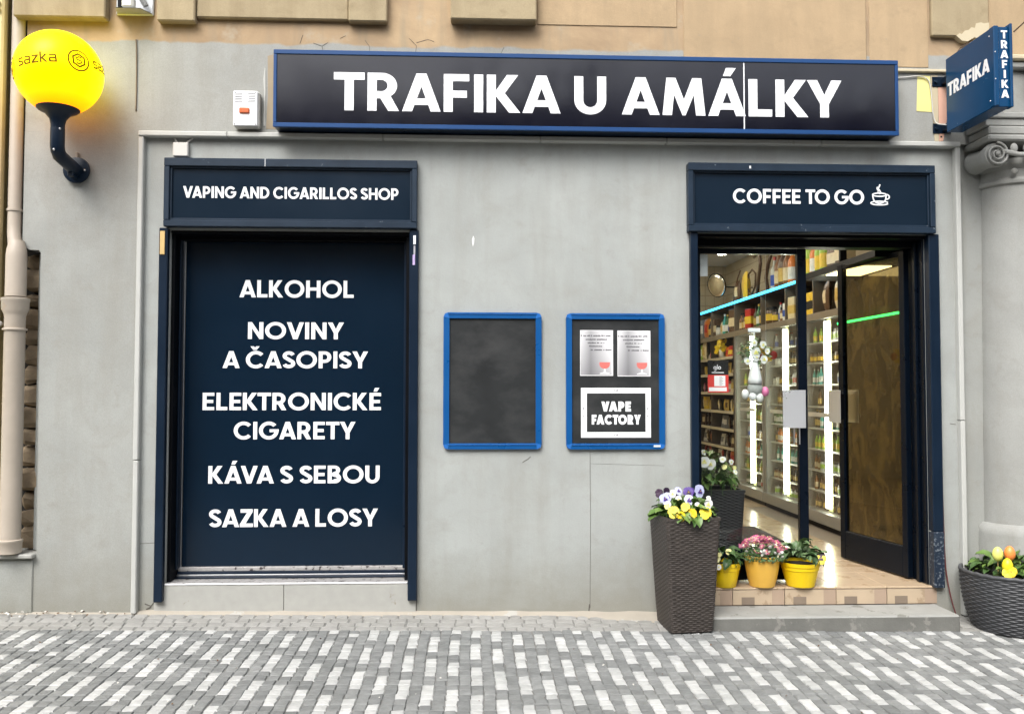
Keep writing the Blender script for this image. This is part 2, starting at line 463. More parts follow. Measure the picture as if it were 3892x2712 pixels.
# ------------------------------------------------------------------ the building with the shop
B = thing('shop_building', 'grey and ochre plastered old building holding the tobacco shop', 'building', (0, 0, 0))
def wall_holes(x0, x1, z0, z1, y0, y1, holes):
    xs = sorted({x0, x1, *[h[0] for h in holes], *[h[1] for h in holes]}); zs = sorted({z0, z1, *[h[2] for h in holes], *[h[3] for h in holes]})
    mb = MB()
    inh = lambda x, z: any(h[0] < x < h[1] and h[2] < z < h[3] for h in holes)
    cell = lambda i, j: 0 <= i < len(xs)-1 and 0 <= j < len(zs)-1 and not inh((xs[i]+xs[i+1])/2, (zs[j]+zs[j+1])/2)
    vid = {}
    def V(i, j, k):
        if (i, j, k) not in vid: vid[(i, j, k)] = len(mb.v); mb.v.append((xs[i], y1 if k else y0, zs[j]))
        return vid[(i, j, k)]
    for i in range(len(xs)-1):
        for j in range(len(zs)-1):
            if not cell(i, j): continue
            mb.face((V(i,j,0), V(i+1,j,0), V(i+1,j+1,0), V(i,j+1,0))); mb.face((V(i,j,1), V(i,j+1,1), V(i+1,j+1,1), V(i+1,j,1)))
            if not cell(i-1, j): mb.face((V(i,j,0), V(i,j+1,0), V(i,j+1,1), V(i,j,1)))
            if not cell(i+1, j): mb.face((V(i+1,j,0), V(i+1,j,1), V(i+1,j+1,1), V(i+1,j+1,0)))
            if not cell(i, j-1): mb.face((V(i,j,0), V(i,j,1), V(i+1,j,1), V(i+1,j,0)))
            if not cell(i, j+1): mb.face((V(i,j+1,0), V(i+1,j+1,0), V(i+1,j+1,1), V(i,j+1,1)))
    return mb
LH = (-2.043, -.440, .235, 2.590); RH = (1.532, 3.152, -.4, 2.602)
wall_holes(-2.235, 3.365, -.4, 3.225, 0, .36, [LH, RH]).build('wall', mWall, B)
# pier beside the downpipe, with the notch left open round the pipe
pier = MB()
OUT = [(-3.35,-.4),(-2.235,-.4),(-2.235,3.226),(-2.235,3.239),(-3.003,3.239),(-3.003,2.50),(-2.985,2.462),(-2.955,2.447),(-2.895,2.445),(-2.882,2.428),(-2.868,.445),(-3.35,.44)]
pier.contour([OUT], lambda a, b_, d: (a, .34-d, b_), .362)
mPier = wall_mat('pier_plaster', (.355,.365,.345), (.28,.275,.245))
pier.build('wall', mPier, B)
up_w = MB(); up_w.box(-3.003, 3.62, -.02, .36, 3.24, 9.0); up_w.build('upper_wall', mWallTop, B)
rp = MB(); rp.box(3.366, 4.8, .012, .36, -.4, 3.239); rp.build('wall', mPier, B)
# moulding round the shop field
def strip(x0, x1, z0, z1, y0=-.048, y1=.01, c=.006): 
    m_ = MB(); m_.box(x0, x1, y0, y1, z0, z1, c); return m_.build('moulding', mMould, B)
strip(-2.247, -2.212, .05, 1.05); strip(-2.249, -2.214, 1.053, 3.212)
strip(3.352, 3.386, -.02, 1.31); strip(3.350, 3.385, 1.313, 3.212)
xs = (-2.249, -1.66, -.62, .45, 1.32, 2.4, 3.387)
for a, b_ in zip(xs, xs[1:]): strip(a, b_-.003, 3.214, 3.249, -.055)
# joints pressed into the render: thin grooves seen as raised lips
mCrack = simple('crack_shadow', (.10,.092,.08), .9)
def crack(pts, r=.0016, mat=mCrack, y=-.0005, name='crack'):
    m_ = MB(); m_.tube([(a, y, b_) for a, b_ in pts], r, 5); return m_.build(name, mat, B)
crack([(.79,1.10),(.792,.62),(.788,.05)]); crack([(.79,1.02),(1.30,1.005)], .0007)
crack([(-2.21,.50),(-2.11,.505)]); crack([(-.38,.115),(-.381,.03)], .003); crack([(.33,1.03),(.37,1.055),(.385,1.07)], .0022)
crack([(-2.17,.105),(-2.13,.09),(-2.11,.115)], .004); crack([(-2.16,.07),(-2.13,.085)], .005)
crack([(.78,.03),(.785,.075)], .004); crack([(3.30,1.29),(3.34,1.285)], .0016)
m_ = MB(); m_.contour([[(0,.02),(.008,.05),(.01,.075),(.002,.095),(-.006,.07),(-.004,.04)]], lambda a, b_, d: (-.01+a, -d, 2.475+b_), .002)
m_.build('plaster_chip', mPaper, B)
def cracku(pts, r=.0022): crack(pts, r, mCrack, -.0205)
for pts in ([(-.75,3.90),(-.72,3.86),(-.715,3.80)], [(-1.17,3.93),(-1.19,3.87)], [(-1.10,3.875),(-1.04,3.855),(-1.0,3.88)], [(-1.04,3.855),(-1.03,3.80)],
            [(-.88,3.93),(-.92,3.91)], [(-.45,3.92),(-.40,3.87),(-.41,3.80)], [(-.40,3.89),(-.32,3.915),(-.28,3.90)], [(.20,3.87),(.16,3.79)],
            [(1.78,4.25),(1.80,4.16),(1.77,4.06),(1.78,4.0)], [(2.05,4.25),(2.12,4.18),(2.10,4.05),(2.11,3.95)], [(3.55,4.26),(3.60,4.22)]): cracku(pts, .0016)
# blocks of the storey above
def block(x0, x1, z0, y0, z1=4.75):
    m_ = MB(); m_.box(x0, x1, y0, -.019, z0, z1, .008); return m_.build('stone_block', mBlock, B)
block(-3.06, -2.461, 3.990, -.10); block(-2.128, -1.877, 3.984, -.085); block(-1.874, -.858, 4.022, -.060)
block(-.855, -.595, 4.006, -.085); block(-.165, .418, 4.020, -.12); block(3.19, 3.60, 3.992, -.06)
for x0, x1, z0, yy in ((.43,1.40,4.03,-.026),(1.445,2.735,3.78,-.030),(2.76,3.18,3.78,-.024)):
    m_ = MB(); m_.box(x0, x1, yy, -.018, z0, 4.75, .004); m_.build('stone_block', mOchre, B)
# ledge to the right of the long sign, patches of old paint
m_ = MB(); m_.box(2.93, 3.60, -.045, -.018, 3.742, 3.762, .004); m_.build('ledge', mCream, B)
def patch(pts, mat, yy=-.0225, name='paint_patch'):
    m_ = MB(); m_.contour([pts], lambda a, b_, d: (a, -.0195-d, b_), -yy-.0195); return m_.build(name, mat, B)
patch([(3.09,3.47),(3.20,3.465),(3.19,3.72),(3.10,3.725)], mYellowPatch)
patch([(3.215,3.26),(3.245,3.26),(3.243,3.725),(3.195,3.725),(3.205,3.45)], mCream, -.0235)
patch([(3.248,3.26),(3.275,3.262),(3.31,3.45),(3.31,3.70),(3.246,3.70)], mPinkPatch, -.0245)
patch([(3.254,3.285),(3.268,3.285),(3.268,3.297),(3.254,3.297)], mDark, -.026)
patch([(-1.428,3.30),(-1.424,3.50),(-1.432,3.62),(-1.424,3.70),(-1.418,3.69),(-1.416,3.55),(-1.416,3.30)], mMould, -.024)
patch([(-1.41,3.28),(-1.34,3.28),(-1.34,3.80),(-1.405,3.78),(-1.40,3.5)], simple('bare_brown_plaster', (.33,.27,.19), .9, var=.25), -.022)

# stones laid bare behind the downpipe
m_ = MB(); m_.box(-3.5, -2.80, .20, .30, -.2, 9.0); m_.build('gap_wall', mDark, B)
rs = random.Random(11); z = .47
while z < 2.40:
    h = rs.uniform(.10, .19); wd = rs.uniform(.10, .15); cx = -2.985+rs.uniform(-.012,.012)
    m_ = MB(); m_.box(cx-wd/2, cx+wd/2+.02, .075+rs.uniform(-.02,.02), .21, z, z+h-.012, .03)
    m_.v = [(p[0]+rs.uniform(-.015,.015), p[1]+rs.uniform(-.014,.014), p[2]+rs.uniform(-.014,.014)) for p in m_.v]
    m_.build('stone', mRubble, B); z += h
m_ = MB(); m_.box(-2.932, -2.862, .05, .2, .445, 2.44, .012); m_.build('niche_reveal', mWall, B)
m_ = MB(); m_.box(-3.16, -2.872, -.075, .08, .418, .446, .006); m_.build('gully_slab', mStone, B)
m_ = MB(); m_.box(-3.36, -2.885, -.032, -.018, -.1, .405, .006); m_.build('base_panel', mWall, B)

# ------------------------------------------------------------------ left shop window: frame, sill, rails
def bx(name, mat, x0, x1, y0, y1, z0, z1, c=.004, parent=B):
    m_ = MB(); m_.box(x0, x1, y0, y1, z0, z1, c); return m_.build(name, mat, parent)
win = bx('window_frame', mNavy, -2.102, -2.045, -.045, .03, .122, 2.598, .005)
bx('jamb', mNavy, -.438, -.377, -.045, .03, .118, 2.600, .005, win)
bx('jamb_lining', mBlack, -2.0425, -2.020, .031, .26, .236, 2.575, .003, win); bx('jamb_lining', mBlack, -.465, -.4405, .031, .26, .236, 2.575, .003, win)
bx('jamb_bead', mNavy, -2.0195, -2.008, .12, .19, .30, 2.56, .003, win); bx('jamb_bead', mNavy, -.486, -.4655, .12, .19, .30, 2.56, .003, win)
bx('head_lining', mBlack, -2.04, -.442, .005, .26, 2.572, 2.5895, .003, win)
bx('edge_strip', mSilver, -2.006, -2.001, .186, .197, .31, 2.54, .001, win)
for z0, z1, y0, mt in ((.279,.306,.176,mWornMetal),(.262,.2785,.160,mNavy),(.250,.2615,.150,mSilver),(.240,.2495,.125,mNavy)):
    bx('bottom_rail', mt, -2.018, -.468, y0, .26, z0, z1, .002, win)
bx('sill', mWornMetal, -2.043, -.441, -.004, .13, .228, .2372, .002, win); bx('sill_nosing', mPaper, -2.043, -.441, -.012, -.0045, .2265, .2368, .002, win)
for a, b_ in ((-2.110,-1.262),(-1.258,-.385)): bx('sill_stone', mStone, a, b_, -.008, .02, -.1, .2245, .003, win)
bx('wood_wedge', mWood, -2.094, -2.062, -.052, -.0455, 2.418, 2.575, .002, win)
stk = bx('sticker', mWhite, -.412, -.395, -.0475, -.0455, 2.50, 2.56, .0005, win); bx('sticker', simple('violet_sticker',(.45,.35,.6),.5,var=.6,scale=60), -.416, -.40, -.0475, -.0455, 2.36, 2.43, .0005, win)
bx('sticker', simple('scuffed_sticker',(.35,.35,.38),.5,var=.8,scale=80), -.410, -.398, -.0475, -.0455, 2.43, 2.49, .0005, win)

# ------------------------------------------------------------------ right doorway frame
dfr = bx('door_frame', mNavy, 1.480, 1.533, -.04, .03, .166, 2.604, .005)
mNavyCorr = simple('navy_corroded', (.012,.022,.04), .45, var=.4, bmp=.3, wear=((.13,.15,.175), .56, 55))
bx('jamb', mNavy, 3.151, 3.225, -.04, .03, .55, 2.604, .005, dfr); bx('jamb_foot', mNavyCorr, 3.151, 3.2255, -.041, .031, .17, .549, .004, dfr)
bx('jamb_lining', mDoor, 1.533, 1.546, .031, .36, .18, 2.58, .003, dfr); bx('jamb_lining', mDoor, 3.139, 3.1515, .031, .36, .18, 2.58, .003, dfr)
bx('jamb_bead', mDoor, 3.118, 3.1385, .10, .14, .18, 2.57, .003, dfr)
bx('head_lining', mBlack, 1.5335, 3.1505, .005, .36, 2.578, 2.6015, .003, dfr)
bx('transom', mBlack, 1.547, 3.138, .13, .26, 2.535, 2.5775, .004, dfr)

# ------------------------------------------------------------------ entrance: riser tiles and concrete step
mTile = simple('beige_tile', (.45,.355,.25), .32, var=.16, scale=5, wear=((.34,.255,.17), .58, 6))
mTileB = simple('brown_tile_inlay', (.21,.165,.125), .35, var=.15); mTileP = simple('pink_tile_inlay', (.36,.27,.20), .35, var=.15, scale=9)
mGrout = simple('grout', (.20,.165,.13), .9)
core = MB(); core.box(1.5335, 3.1505, .012, .36, -.4, .163); core.box(3.1505, 3.19, .003, .0115, -.4, .163)
steps = core.build('threshold', mGrout, B)
tx = (1.603, 1.763, 2.122, 2.480, 2.834, 3.187)
tx = (1.534, 1.763, 2.122, 2.480, 2.834, 3.187)
for a, b_ in zip(tx, tx[1:]):
    a += .0025; b_ -= .0025; wd = .354
    cuts = [0, .055, .145, .265, .35]; cuts = [min(max((b_-a)-.35+c_, 0), b_-a) for c_ in cuts]; cuts[0] = 0; cuts[-1] = b_-a
    m_ = MB(); z0, z1, zm = .060, .160, .112; yb, yf = .011, -.004
    for k in range(4):
        xa, xb = a+cuts[k], a+cuts[k+1]
        if xb-xa < .001: continue
        if k == 1:
            m_.m = 1; m_.poly([(xa,yf,z0),(xb,yf,z0),(xb,yf,zm),(xa,yf,zm)]); m_.m = 0; m_.poly([(xa,yf,zm),(xb,yf,zm),(xb,yf,z1),(xa,yf,z1)])
        else:
            m_.m = 2 if k == 3 else 0; m_.poly([(xa,yf,z0),(xb,yf,z0),(xb,yf,z1),(xa,yf,z1)])
    m_.m = 0
    m_.poly([(a,yf,z1),(b_,yf,z1),(b_,yb,z1),(a,yb,z1)]); m_.poly([(a,yf,z0),(a,yb,z0),(b_,yb,z0),(b_,yf,z0)])
    m_.poly([(a,yf,z0),(a,yf,z1),(a,yb,z1),(a,yb,z0)]); m_.poly([(b_,yf,z0),(b_,yb,z0),(b_,yb,z1),(b_,yf,z1)])
    m_.build('riser_tile', [mTile, mTileB, mTileP], steps, recalc=False)
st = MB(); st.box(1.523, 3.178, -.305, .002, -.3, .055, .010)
mConcShade = simple('shaded_concrete', (.145,.145,.132), .9, var=.3, scale=9, bmp=.5, bscale=90, wear=((.22,.215,.195), .58, 8))  # darker concrete for the step front, its shade painted into the colour
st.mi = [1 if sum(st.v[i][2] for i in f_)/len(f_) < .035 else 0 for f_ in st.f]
o = st.build('concrete_step', [mConc, mConcShade]); tag(o, 'grey concrete slab step lying below the tiled doorway', 'step')

# ------------------------------------------------------------------ engaged column with scroll capital
mCol = wall_mat('column_paint', (.355,.36,.34), (.27,.265,.24))
CX = 3.80
colm = MB(); colm.lathe(CX, .03, [(.30,-.35),(.305,.54),(.30,.585),(.275,.612),(.25,.615)], 40); shaft = colm.build('column_base', mCol, B, smooth=True)
c2 = MB(); c2.lathe(CX, .03, [(.262,.60),(.258,1.2),(.250,2.0),(.238,2.93)], 40); c2.build('column_shaft', mCol, B, smooth=True)
c3 = MB(); c3.lathe(CX, .03, [(.240,2.925),(.258,2.935),(.262,2.955),(.250,2.97),(.244,2.975),(.244,3.03),(.262,3.05),(.275,3.08),(.27,3.10)], 40); c3.build('column_neck', mCol, B, smooth=True)
def volute(cx, cz, sgn):
    m_ = MB(); y0 = -.275
    m_.lathe(cx, cz, [(.078,y0+.012),(.084,y0+.03),(.066,y0+.12),(.070,y0+.20),(.078,y0+.26)], 26, axis='y')
    m_.build('volute_scroll', mCol, B, smooth=True)
    pts = []; rr = []
    for k in range(60):
        a = k/59*math.pi*4.6; r_ = .080*(1-k/59*.86)
        pts.append((cx+sgn*r_*math.cos(a+1.57), y0+.004-.012*k/59, cz+r_*math.sin(a+1.57))); rr.append(.0095*(1-.45*k/59))
    m_ = MB(); m_.tube(pts, rr, 7); m_.build('volute_spiral', mCol, B, smooth='all')
    m_ = MB(); m_.sphere((cx, y0-.006, cz), .016, 12, 8); m_.build('volute_eye', mCol, B, smooth='all')
volute(3.505, 3.105, -1); volute(4.095, 3.105, 1)
m_ = MB(); m_.tube([(3.55,-.27,3.125),(3.65,-.285,3.10),(3.80,-.29,3.095),(3.95,-.285,3.10),(4.05,-.27,3.125)], .018, 8); m_.build('echinus_band', mCol, B, smooth='all')
for k in range(5):
    m_ = MB(); m_.sphere((3.62+k*.09, -.275, 3.145), (.026,.02,.034), 10, 8); m_.build('egg_ornament', mCol, B, smooth='all')
for k in range(3):
    m_ = MB(); m_.sphere((3.66+k*.14, -.215, 3.005), (.022,.014,.022), 10, 8); m_.build('rosette', mCol, B, smooth='all')
bx('abacus', mCol, 3.44, 4.3, -.29, .30, 3.192, 3.236, .012); bx('abacus', mCol, 3.46, 4.3, -.265, .30, 3.240, 3.30, .01)
bx('architrave', mCol, 3.445, 4.5, -.255, .3, 3.302, 3.352, .006); bx('architrave', mCol, 3.425, 4.5, -.27, .3, 3.354, 3.392, .006)
bx('frieze', mCol, 3.60, 4.8, -.20, .3, 3.394, 3.70, .004); bx('cornice', mCol, 3.58, 4.8, -.245, .3, 3.702, 3.75, .01); bx('cornice', mCream, 3.56, 4.8, -.27, .3, 3.752, 3.79, .01)
bx('upper_wall', mOchre, 3.621, 4.8, -.019, .36, 3.792, 9.0, .002)
# bare ragged plaster above the hanging sign
patch([(3.36,3.995),(3.385,4.012),(3.40,4.006),(3.425,4.032),(3.45,4.036),(3.47,4.056),(3.495,4.052),(3.505,4.085),(3.54,4.092),(3.56,4.085),(3.597,4.092),(3.597,3.99),(3.53,3.975),(3.49,3.985),(3.44,3.955),(3.40,3.96)], mCream, -.0635)

# ------------------------------------------------------------------ yellow house next door, downpipe
nb = thing('neighbour_house', 'strip of the pale yellow stuccoed house at the far left edge', 'building', (-4.3, 0, 0))
m_ = MB(); m_.box(-7.5, -3.16, .0, .4, -.4, 9.0, .01); m_.build('wall', simple('yellow_stucco', (.60,.49,.24), .85, var=.14, scale=5, bmp=.2), nb)
m_ = MB(); m_.box(-3.35, -3.135, -.07, -.002, 1.9, 9.0, .012); m_.build('pilaster_strip', simple('yellow_trim', (.62,.53,.30), .8, var=.12, scale=7, bmp=.15), nb)
for z in (4.03, 4.075, 4.13):
    m_ = MB(); m_.box(-3.36, -3.15, -.095, -.0715, z, z+.022, .006); m_.build('pilaster_ornament', mCream, nb)
dp = thing('downpipe', 'beige painted rainwater downpipe running down the left edge', 'downpipe', (-3.03, -.06, .45))
m_ = MB(); m_.tube([(-3.058,-.02,9.0),(-3.058,-.02,2.62),(-3.056,-.025,2.56),(-3.035,-.05,2.45)], .042, 18); m_.build('upper_pipe', mBeigePipe, dp, smooth=True)
m_ = MB(); m_.lathe(-3.022, -.055, [(.045,2.50),(.060,2.44),(.064,2.40),(.064,2.13)], 20); m_.build('pipe_taper', mBeigePipe, dp, smooth=True)
m_ = MB(); m_.lathe(-3.022, -.055, [(.063,.50),(.0635,2.0),(.070,2.02),(.082,2.045),(.083,2.095),(.086,2.10),(.086,2.118),(.070,2.122)], 22); m_.build('lower_pipe', mBeigePipe, dp, smooth=True)
m_ = MB(); m_.lathe(-3.022, -.055, [(.064,1.905),(.074,1.907),(.076,1.913),(.074,1.919),(.064,1.921)], 22); m_.build('collar', mBeigePipe, dp, smooth=True)
m_ = MB(); m_.lathe(-3.022, -.055, [(.070,.455),(.072,.52),(.076,.525),(.076,.54),(.066,.545)], 22); m_.build('pipe_foot', mBeigePipe, dp, smooth=True)
m_ = MB(); m_.lathe(-3.058, -.02, [(.042,2.70),(.049,2.702),(.049,2.716),(.042,2.718)], 18); m_.build('collar', mBeigePipe, dp, smooth=True)
m_ = MB(); m_.box(-3.16, -3.095, -.10, -.06, 1.935, 1.965, .008); m_.build('bracket', mWhitePl, dp)
# ------------------------------------------------------------------ lettering (own geometric sans, cap height 1)
def arc(cx, cy, rx, ry, a0, a1, n=14):
    return [(cx+rx*math.cos(R(a0+(a1-a0)*i/n)), cy+ry*math.sin(R(a0+(a1-a0)*i/n))) for i in range(n+1)]
def offset(path, s):
    L = []; Rr = []
    for i, p in enumerate(path):
        a = path[max(i-1, 0)]; b_ = path[min(i+1, len(path)-1)]
        d = Vector((b_[0]-a[0], b_[1]-a[1])).normalized(); n_ = Vector((-d.y, d.x))*s/2
        L.append((p[0]+n_.x, p[1]+n_.y)); Rr.append((p[0]-n_.x, p[1]-n_.y))
    return L+Rr[::-1]
def glyph(ch, s=.197):
    if ch in 'ÁÉČÝ':
        base = {'Á':'A','É':'E','Č':'C','Ý':'Y'}[ch]; w_, cs = glyph(base, s); c = w_/2
        if ch == 'Č': cs = cs+[[(c-.23,1.29),(c-.06,1.29),(c,1.21),(c+.06,1.29),(c+.23,1.29),(c+.085,1.08),(c-.085,1.08)]]
        else: cs = cs+[[(c-.09,1.07),(c+.08,1.07),(c+.21,1.29),(c-.02,1.29)]]
        return w_, cs
    t = s*1.1
    if ch == 'A':
        w_ = .86 if s < .25 else .92; a = s*1.12; k = w_/2-a/2; yb = .17+s*.85
        return w_, [[(0,0),(w_/2-a/2,1),(w_/2+a/2,1),(w_,0),(w_-t,0),(w_-t-k*.17,.17),(t+k*.17,.17),(t,0)], [(t+k*yb,yb),(w_-t-k*yb,yb),(w_/2,(w_/2-t)/k)]]
    if ch == 'V':
        w_ = .84; a = s*1.1; k = w_/2-a/2; yv = 1-(w_/2-t)/k
        return w_, [[(0,1),(t,1),(w_/2,yv),(w_-t,1),(w_,1),(w_/2+a/2,0),(w_/2-a/2,0)]]
    if ch == 'Y':
        w_ = .80; t = s*1.17
        return w_, [[(0,1),(t,1),(w_/2,.60),(w_-t,1),(w_,1),(w_/2+s/2,.36),(w_/2+s/2,0),(w_/2-s/2,0),(w_/2-s/2,.36)]]
    if ch == 'K': return .76, [[(0,0),(0,1),(s,1),(s,.575),(.45,1),(.45+s*1.25,1),(.20+s*1.0,.515),(.50+s*1.25,0),(.50,0),(s,.44),(s,0)]]
    if ch == 'M': return .98, [[(0,0),(.09,1),(.30,1),(.49,.42),(.68,1),(.89,1),(.98,0),(.98-s*1.05,0),(.715,.55),(.525,0),(.455,0),(.265,.55),(s*1.05,0)]]
    if ch == 'N': return .76, [[(0,0),(0,1),(s*.98,1),(.76-s,.36),(.76-s,1),(.76,1),(.76,0),(.76-s*.98,0),(s,.64),(s,0)]]
    if ch == 'Z': return .66, [[(0,0),(0,.16),(.36,1-s),(.03,1-s),(.03,1),(.64,1),(.64,.84),(.29,s),(.66,s),(.66,0)]]
    if ch == 'I': return s, [[(0,0),(0,1),(s,1),(s,0)]]
    if ch == 'L': return .54, [[(0,0),(0,1),(s,1),(s,s*.95),(.54,s*.95),(.54,0)]]
    if ch == 'T': return .68, [[(.34-s/2,0),(.34-s/2,1-s*.95),(0,1-s*.95),(0,1),(.68,1),(.68,1-s*.95),(.34+s/2,1-s*.95),(.34+s/2,0)]]
    if ch == 'H': return .76, [[(0,0),(0,1),(s,1),(s,.5+s*.46),(.76-s,.5+s*.46),(.76-s,1),(.76,1),(.76,0),(.76-s,0),(.76-s,.5-s*.46),(s,.5-s*.46),(s,0)]]
    h = s*.92
    if ch == 'E': return .58, [[(0,0),(0,1),(.58,1),(.58,1-h),(s,1-h),(s,.5+h/2),(.53,.5+h/2),(.53,.5-h/2),(s,.5-h/2),(s,h),(.58,h),(.58,0)]]
    if ch == 'F': return .57, [[(0,0),(0,1),(.57,1),(.57,1-h),(s,1-h),(s,.47+h/2),(.52,.47+h/2),(.52,.47-h/2),(s,.47-h/2),(s,0)]]
    if ch == 'U': return .72, [[(0,1),(0,.36)]+arc(.36,.36,.36,.375,180,360)+[(.72,1),(.72-s,1)]+arc(.36,.36,.36-s,.375-s*.95,360,180)+[(s,1)]]
    if ch == 'O': return 1.04, [arc(.52,.5,.52,.515,0,350,35), arc(.52,.5,.52-s,.515-s*.97,0,350,35)]
    if ch == 'Q': return 1.04, [arc(.52,.5,.52,.515,0,350,35), arc(.52,.5,.52-s,.515-s*.97,0,350,35)]
    if ch == 'C': return .90, [arc(.5,.5,.5,.515,42,318,28)+arc(.5,.5,.5-s,.515-s*.97,318,42,28)]
    if ch == 'G': return .98, [arc(.5,.5,.5,.515,42,360,30)+[(1.0,.575),(.54,.575),(.54,.575-s*.85)]+arc(.5,.5,.5-s,.515-s*.97,345,42,28)]
    if ch == 'D': return .78, [[(0,0),(0,1),(.30,1)]+arc(.30,.5,.48,.5,90,-90)+[(.30,0)], [(s,1-h)]+arc(.30,.5,.48-s,.5-h,90,-90)+[(s,h)]]
    if ch == 'P': return .64, [[(0,0),(0,1)]+arc(.31,.66,.33,.34,90,-90)+[(s,.32),(s,0)], [(s,1-h)]+arc(.31,.66,.33-s,.34-h,90,-90)+[(s,.32+h)]]
    if ch == 'R': return .70, [[(0,0),(0,1)]+arc(.32,.665,.335,.335,90,-55)+[(.70,0),(.70-s*1.18,0),(.285,.33),(s,.33),(s,0)], [(s,1-h)]+arc(.31,.665,.335-s,.335-h,90,-90)+[(s,.33+h)]]
    if ch == 'B': return .67, [[(0,0),(0,1)]+arc(.34,.74,.28,.26,90,-60)+arc(.37,.29,.30,.29,62,-90)+[(0,0)], [(s,1-h*.9)]+arc(.34,.745,.28-s,.255-h*.9,90,-90,8)+[(s,.58)], [(s,.42)]+arc(.36,.30,.30-s,.30-h*.9-.08,90,-90,8)+[(s,h*.9)]]
    if ch == 'S':
        e = (s-.2)/2
        return .64, [offset(arc(.32,.73,.215-e,.17-e,18,240,16)+arc(.32,.275,.225-e,.175-e,60,-162,16), s)]
    if ch == '.': return s, [[(0,0),(0,s),(s,s),(s,0)]]
    if ch == 'a':
        return .66, [arc(.31,.36,.31,.36,0,350,26), arc(.31,.36,.31-s,.36-s,0,350,26)], [[(.62-s*.75,0),(.62-s*.75,.72),(.66,.72),(.66,0)]]
    return .3, []
TIGHT = set('AÁVYTÝ')
def layout(text, s=.197, track=.0):
    out = []; x = 0; prev = None
    for ch in text:
        if ch == ' ': x += .30; prev = None; continue
        gl = glyph(ch, s); sb = .012 if ch in TIGHT else (.035 if ch in 'OCGČQ' else (.028 if ch in 'KSZ' else .055))
        if prev is not None: x += sb+track
        if prev is not None and ((prev in 'LK' and ch in 'YT') or (prev in 'FP' and ch in 'AÁ') or (prev in 'TYV' and ch in 'AÁO') or (prev in 'AÁ' and ch in 'TYV')): x -= .07
        out.append((x, gl)); x += gl[0]+sb; prev = ch
    x -= sb
    return out, x
def write(text, parent, mat, x0, x1, z, cap, y, depth=.003, s=.197, each=False, name='lettering', track=0.0):
    lay, wd = layout(text, s, track); kx = (x1-x0)/wd
    mb = MB()
    for ox, gl in lay:
        if each: mb = MB()
        mp = lambda a, b_, d: (x0+(ox+a)*kx, y-d, z+b_*cap)
        cs = gl[1]
        if len(cs) > 2 and False: pass
        outer = split_contours(cs)
        for grp in outer: mb.contour(grp, mp, depth)
        if each: mb.build('letter', mat, parent, recalc=False)
    if not each: return mb.build(name, mat, parent, recalc=False)
def split_contours(cs):
    """outer contours each with the holes that lie inside them"""
    def inside(p, c):
        r_ = False; j = len(c)-1
        for i in range(len(c)):
            if (c[i][1] > p[1]) != (c[j][1] > p[1]) and p[0] < (c[j][0]-c[i][0])*(p[1]-c[i][1])/(c[j][1]-c[i][1])+c[i][0]: r_ = not r_
            j = i
        return r_
    outs = [c for c in cs if not any(o is not c and inside(c[0], o) for o in cs)]
    return [[o]+[c for c in cs if c is not o and inside(c[0], o)] for o in outs]

# ------------------------------------------------------------------ long sign
SG = thing('shop_sign', 'long dark sign box with blue edge reading TRAFIKA U AMÁLKY', 'sign', (.78, -.02, 3.25))
def frame(parent, name, mat, x0, x1, z0, z1, y0, y1, l, r_, t, b_, c=.004):
    bx(name, mat, x0, x1, y0, y1, z1-t, z1, c, parent); bx(name, mat, x0, x1, y0, y1, z0, z0+b_, c, parent)
    bx(name, mat, x0, x0+l, y0+.0008, y1, z0+b_+.0005, z1-t-.0005, c, parent); bx(name, mat, x1-r_, x1, y0+.0008, y1, z0+b_+.0005, z1-t-.0005, c, parent)
bx('box', mNavy, -1.328, 2.886, -.150, -.021, 3.256, 3.768, .004, SG)
frame(SG, 'frame_bar', mFrameBlue, -1.332, 2.890, 3.252, 3.771, -.168, -.1505, .022, .022, .030, .030, .003)
bx('face_panel', mGloss, -1.309, 1.8195, -.160, -.1505, 3.283, 3.740, .001, SG); bx('face_panel', mGloss, 1.8285, 2.867, -.160, -.1505, 3.283, 3.740, .001, SG)
bx('joint_strip', mWhite, 1.8200, 1.8280, -.1602, -.1505, 3.283, 3.740, .001, SG)
write('TRAFIKA U AMÁLKY', SG, mWhite, -.935, 2.495, 3.370, .255, -.1600, .004, .202, each=True)

# ------------------------------------------------------------------ the two sign boxes over the openings
def header(x0, x1, z0, z1, label, text, tx0, tx1, tz, cap):
    H = thing('header_sign', label, 'sign', ((x0+x1)/2, 0, z0))
    bx('back_board', mPanel2, x0+.03, x1-.03, -.034, -.001, z0+.04, z1-.05, .002, H)
    frame(H, 'frame_bar', mNavyW, x0, x1, z0, z1, -.066, -.001, .036, .036, .055, .042, .004)
    frame(H, 'bead', mNavyW, x0+.0365, x1-.0365, z0+.0425, z1-.0555, -.050, -.0345, .012, .012, .010, .016, .003)
    write(text, H, mWhite, tx0, tx1, tz, cap, -.0342, .003)
    return H
H1 = header(-2.070, -.387, 2.605, 3.066, 'navy framed sign over the closed window reading VAPING AND CIGARILLOS SHOP', 'VAPING AND CIGARILLOS SHOP', -1.951, -.515, 2.803, .078)
H2 = header(1.462, 3.192, 2.604, 3.078, 'navy framed sign over the doorway reading COFFEE TO GO with a cup', 'COFFEE TO GO', 1.779, 2.699, 2.806, .100)
bx('white_nick', mWhite, -1.405, -1.402, -.0675, -.0662, 3.012, 3.066, .0003, H1); bx('paint_chip', mPaper, 1.885, 1.897, -.0675, -.0662, 3.040, 3.058, .0003, H2)
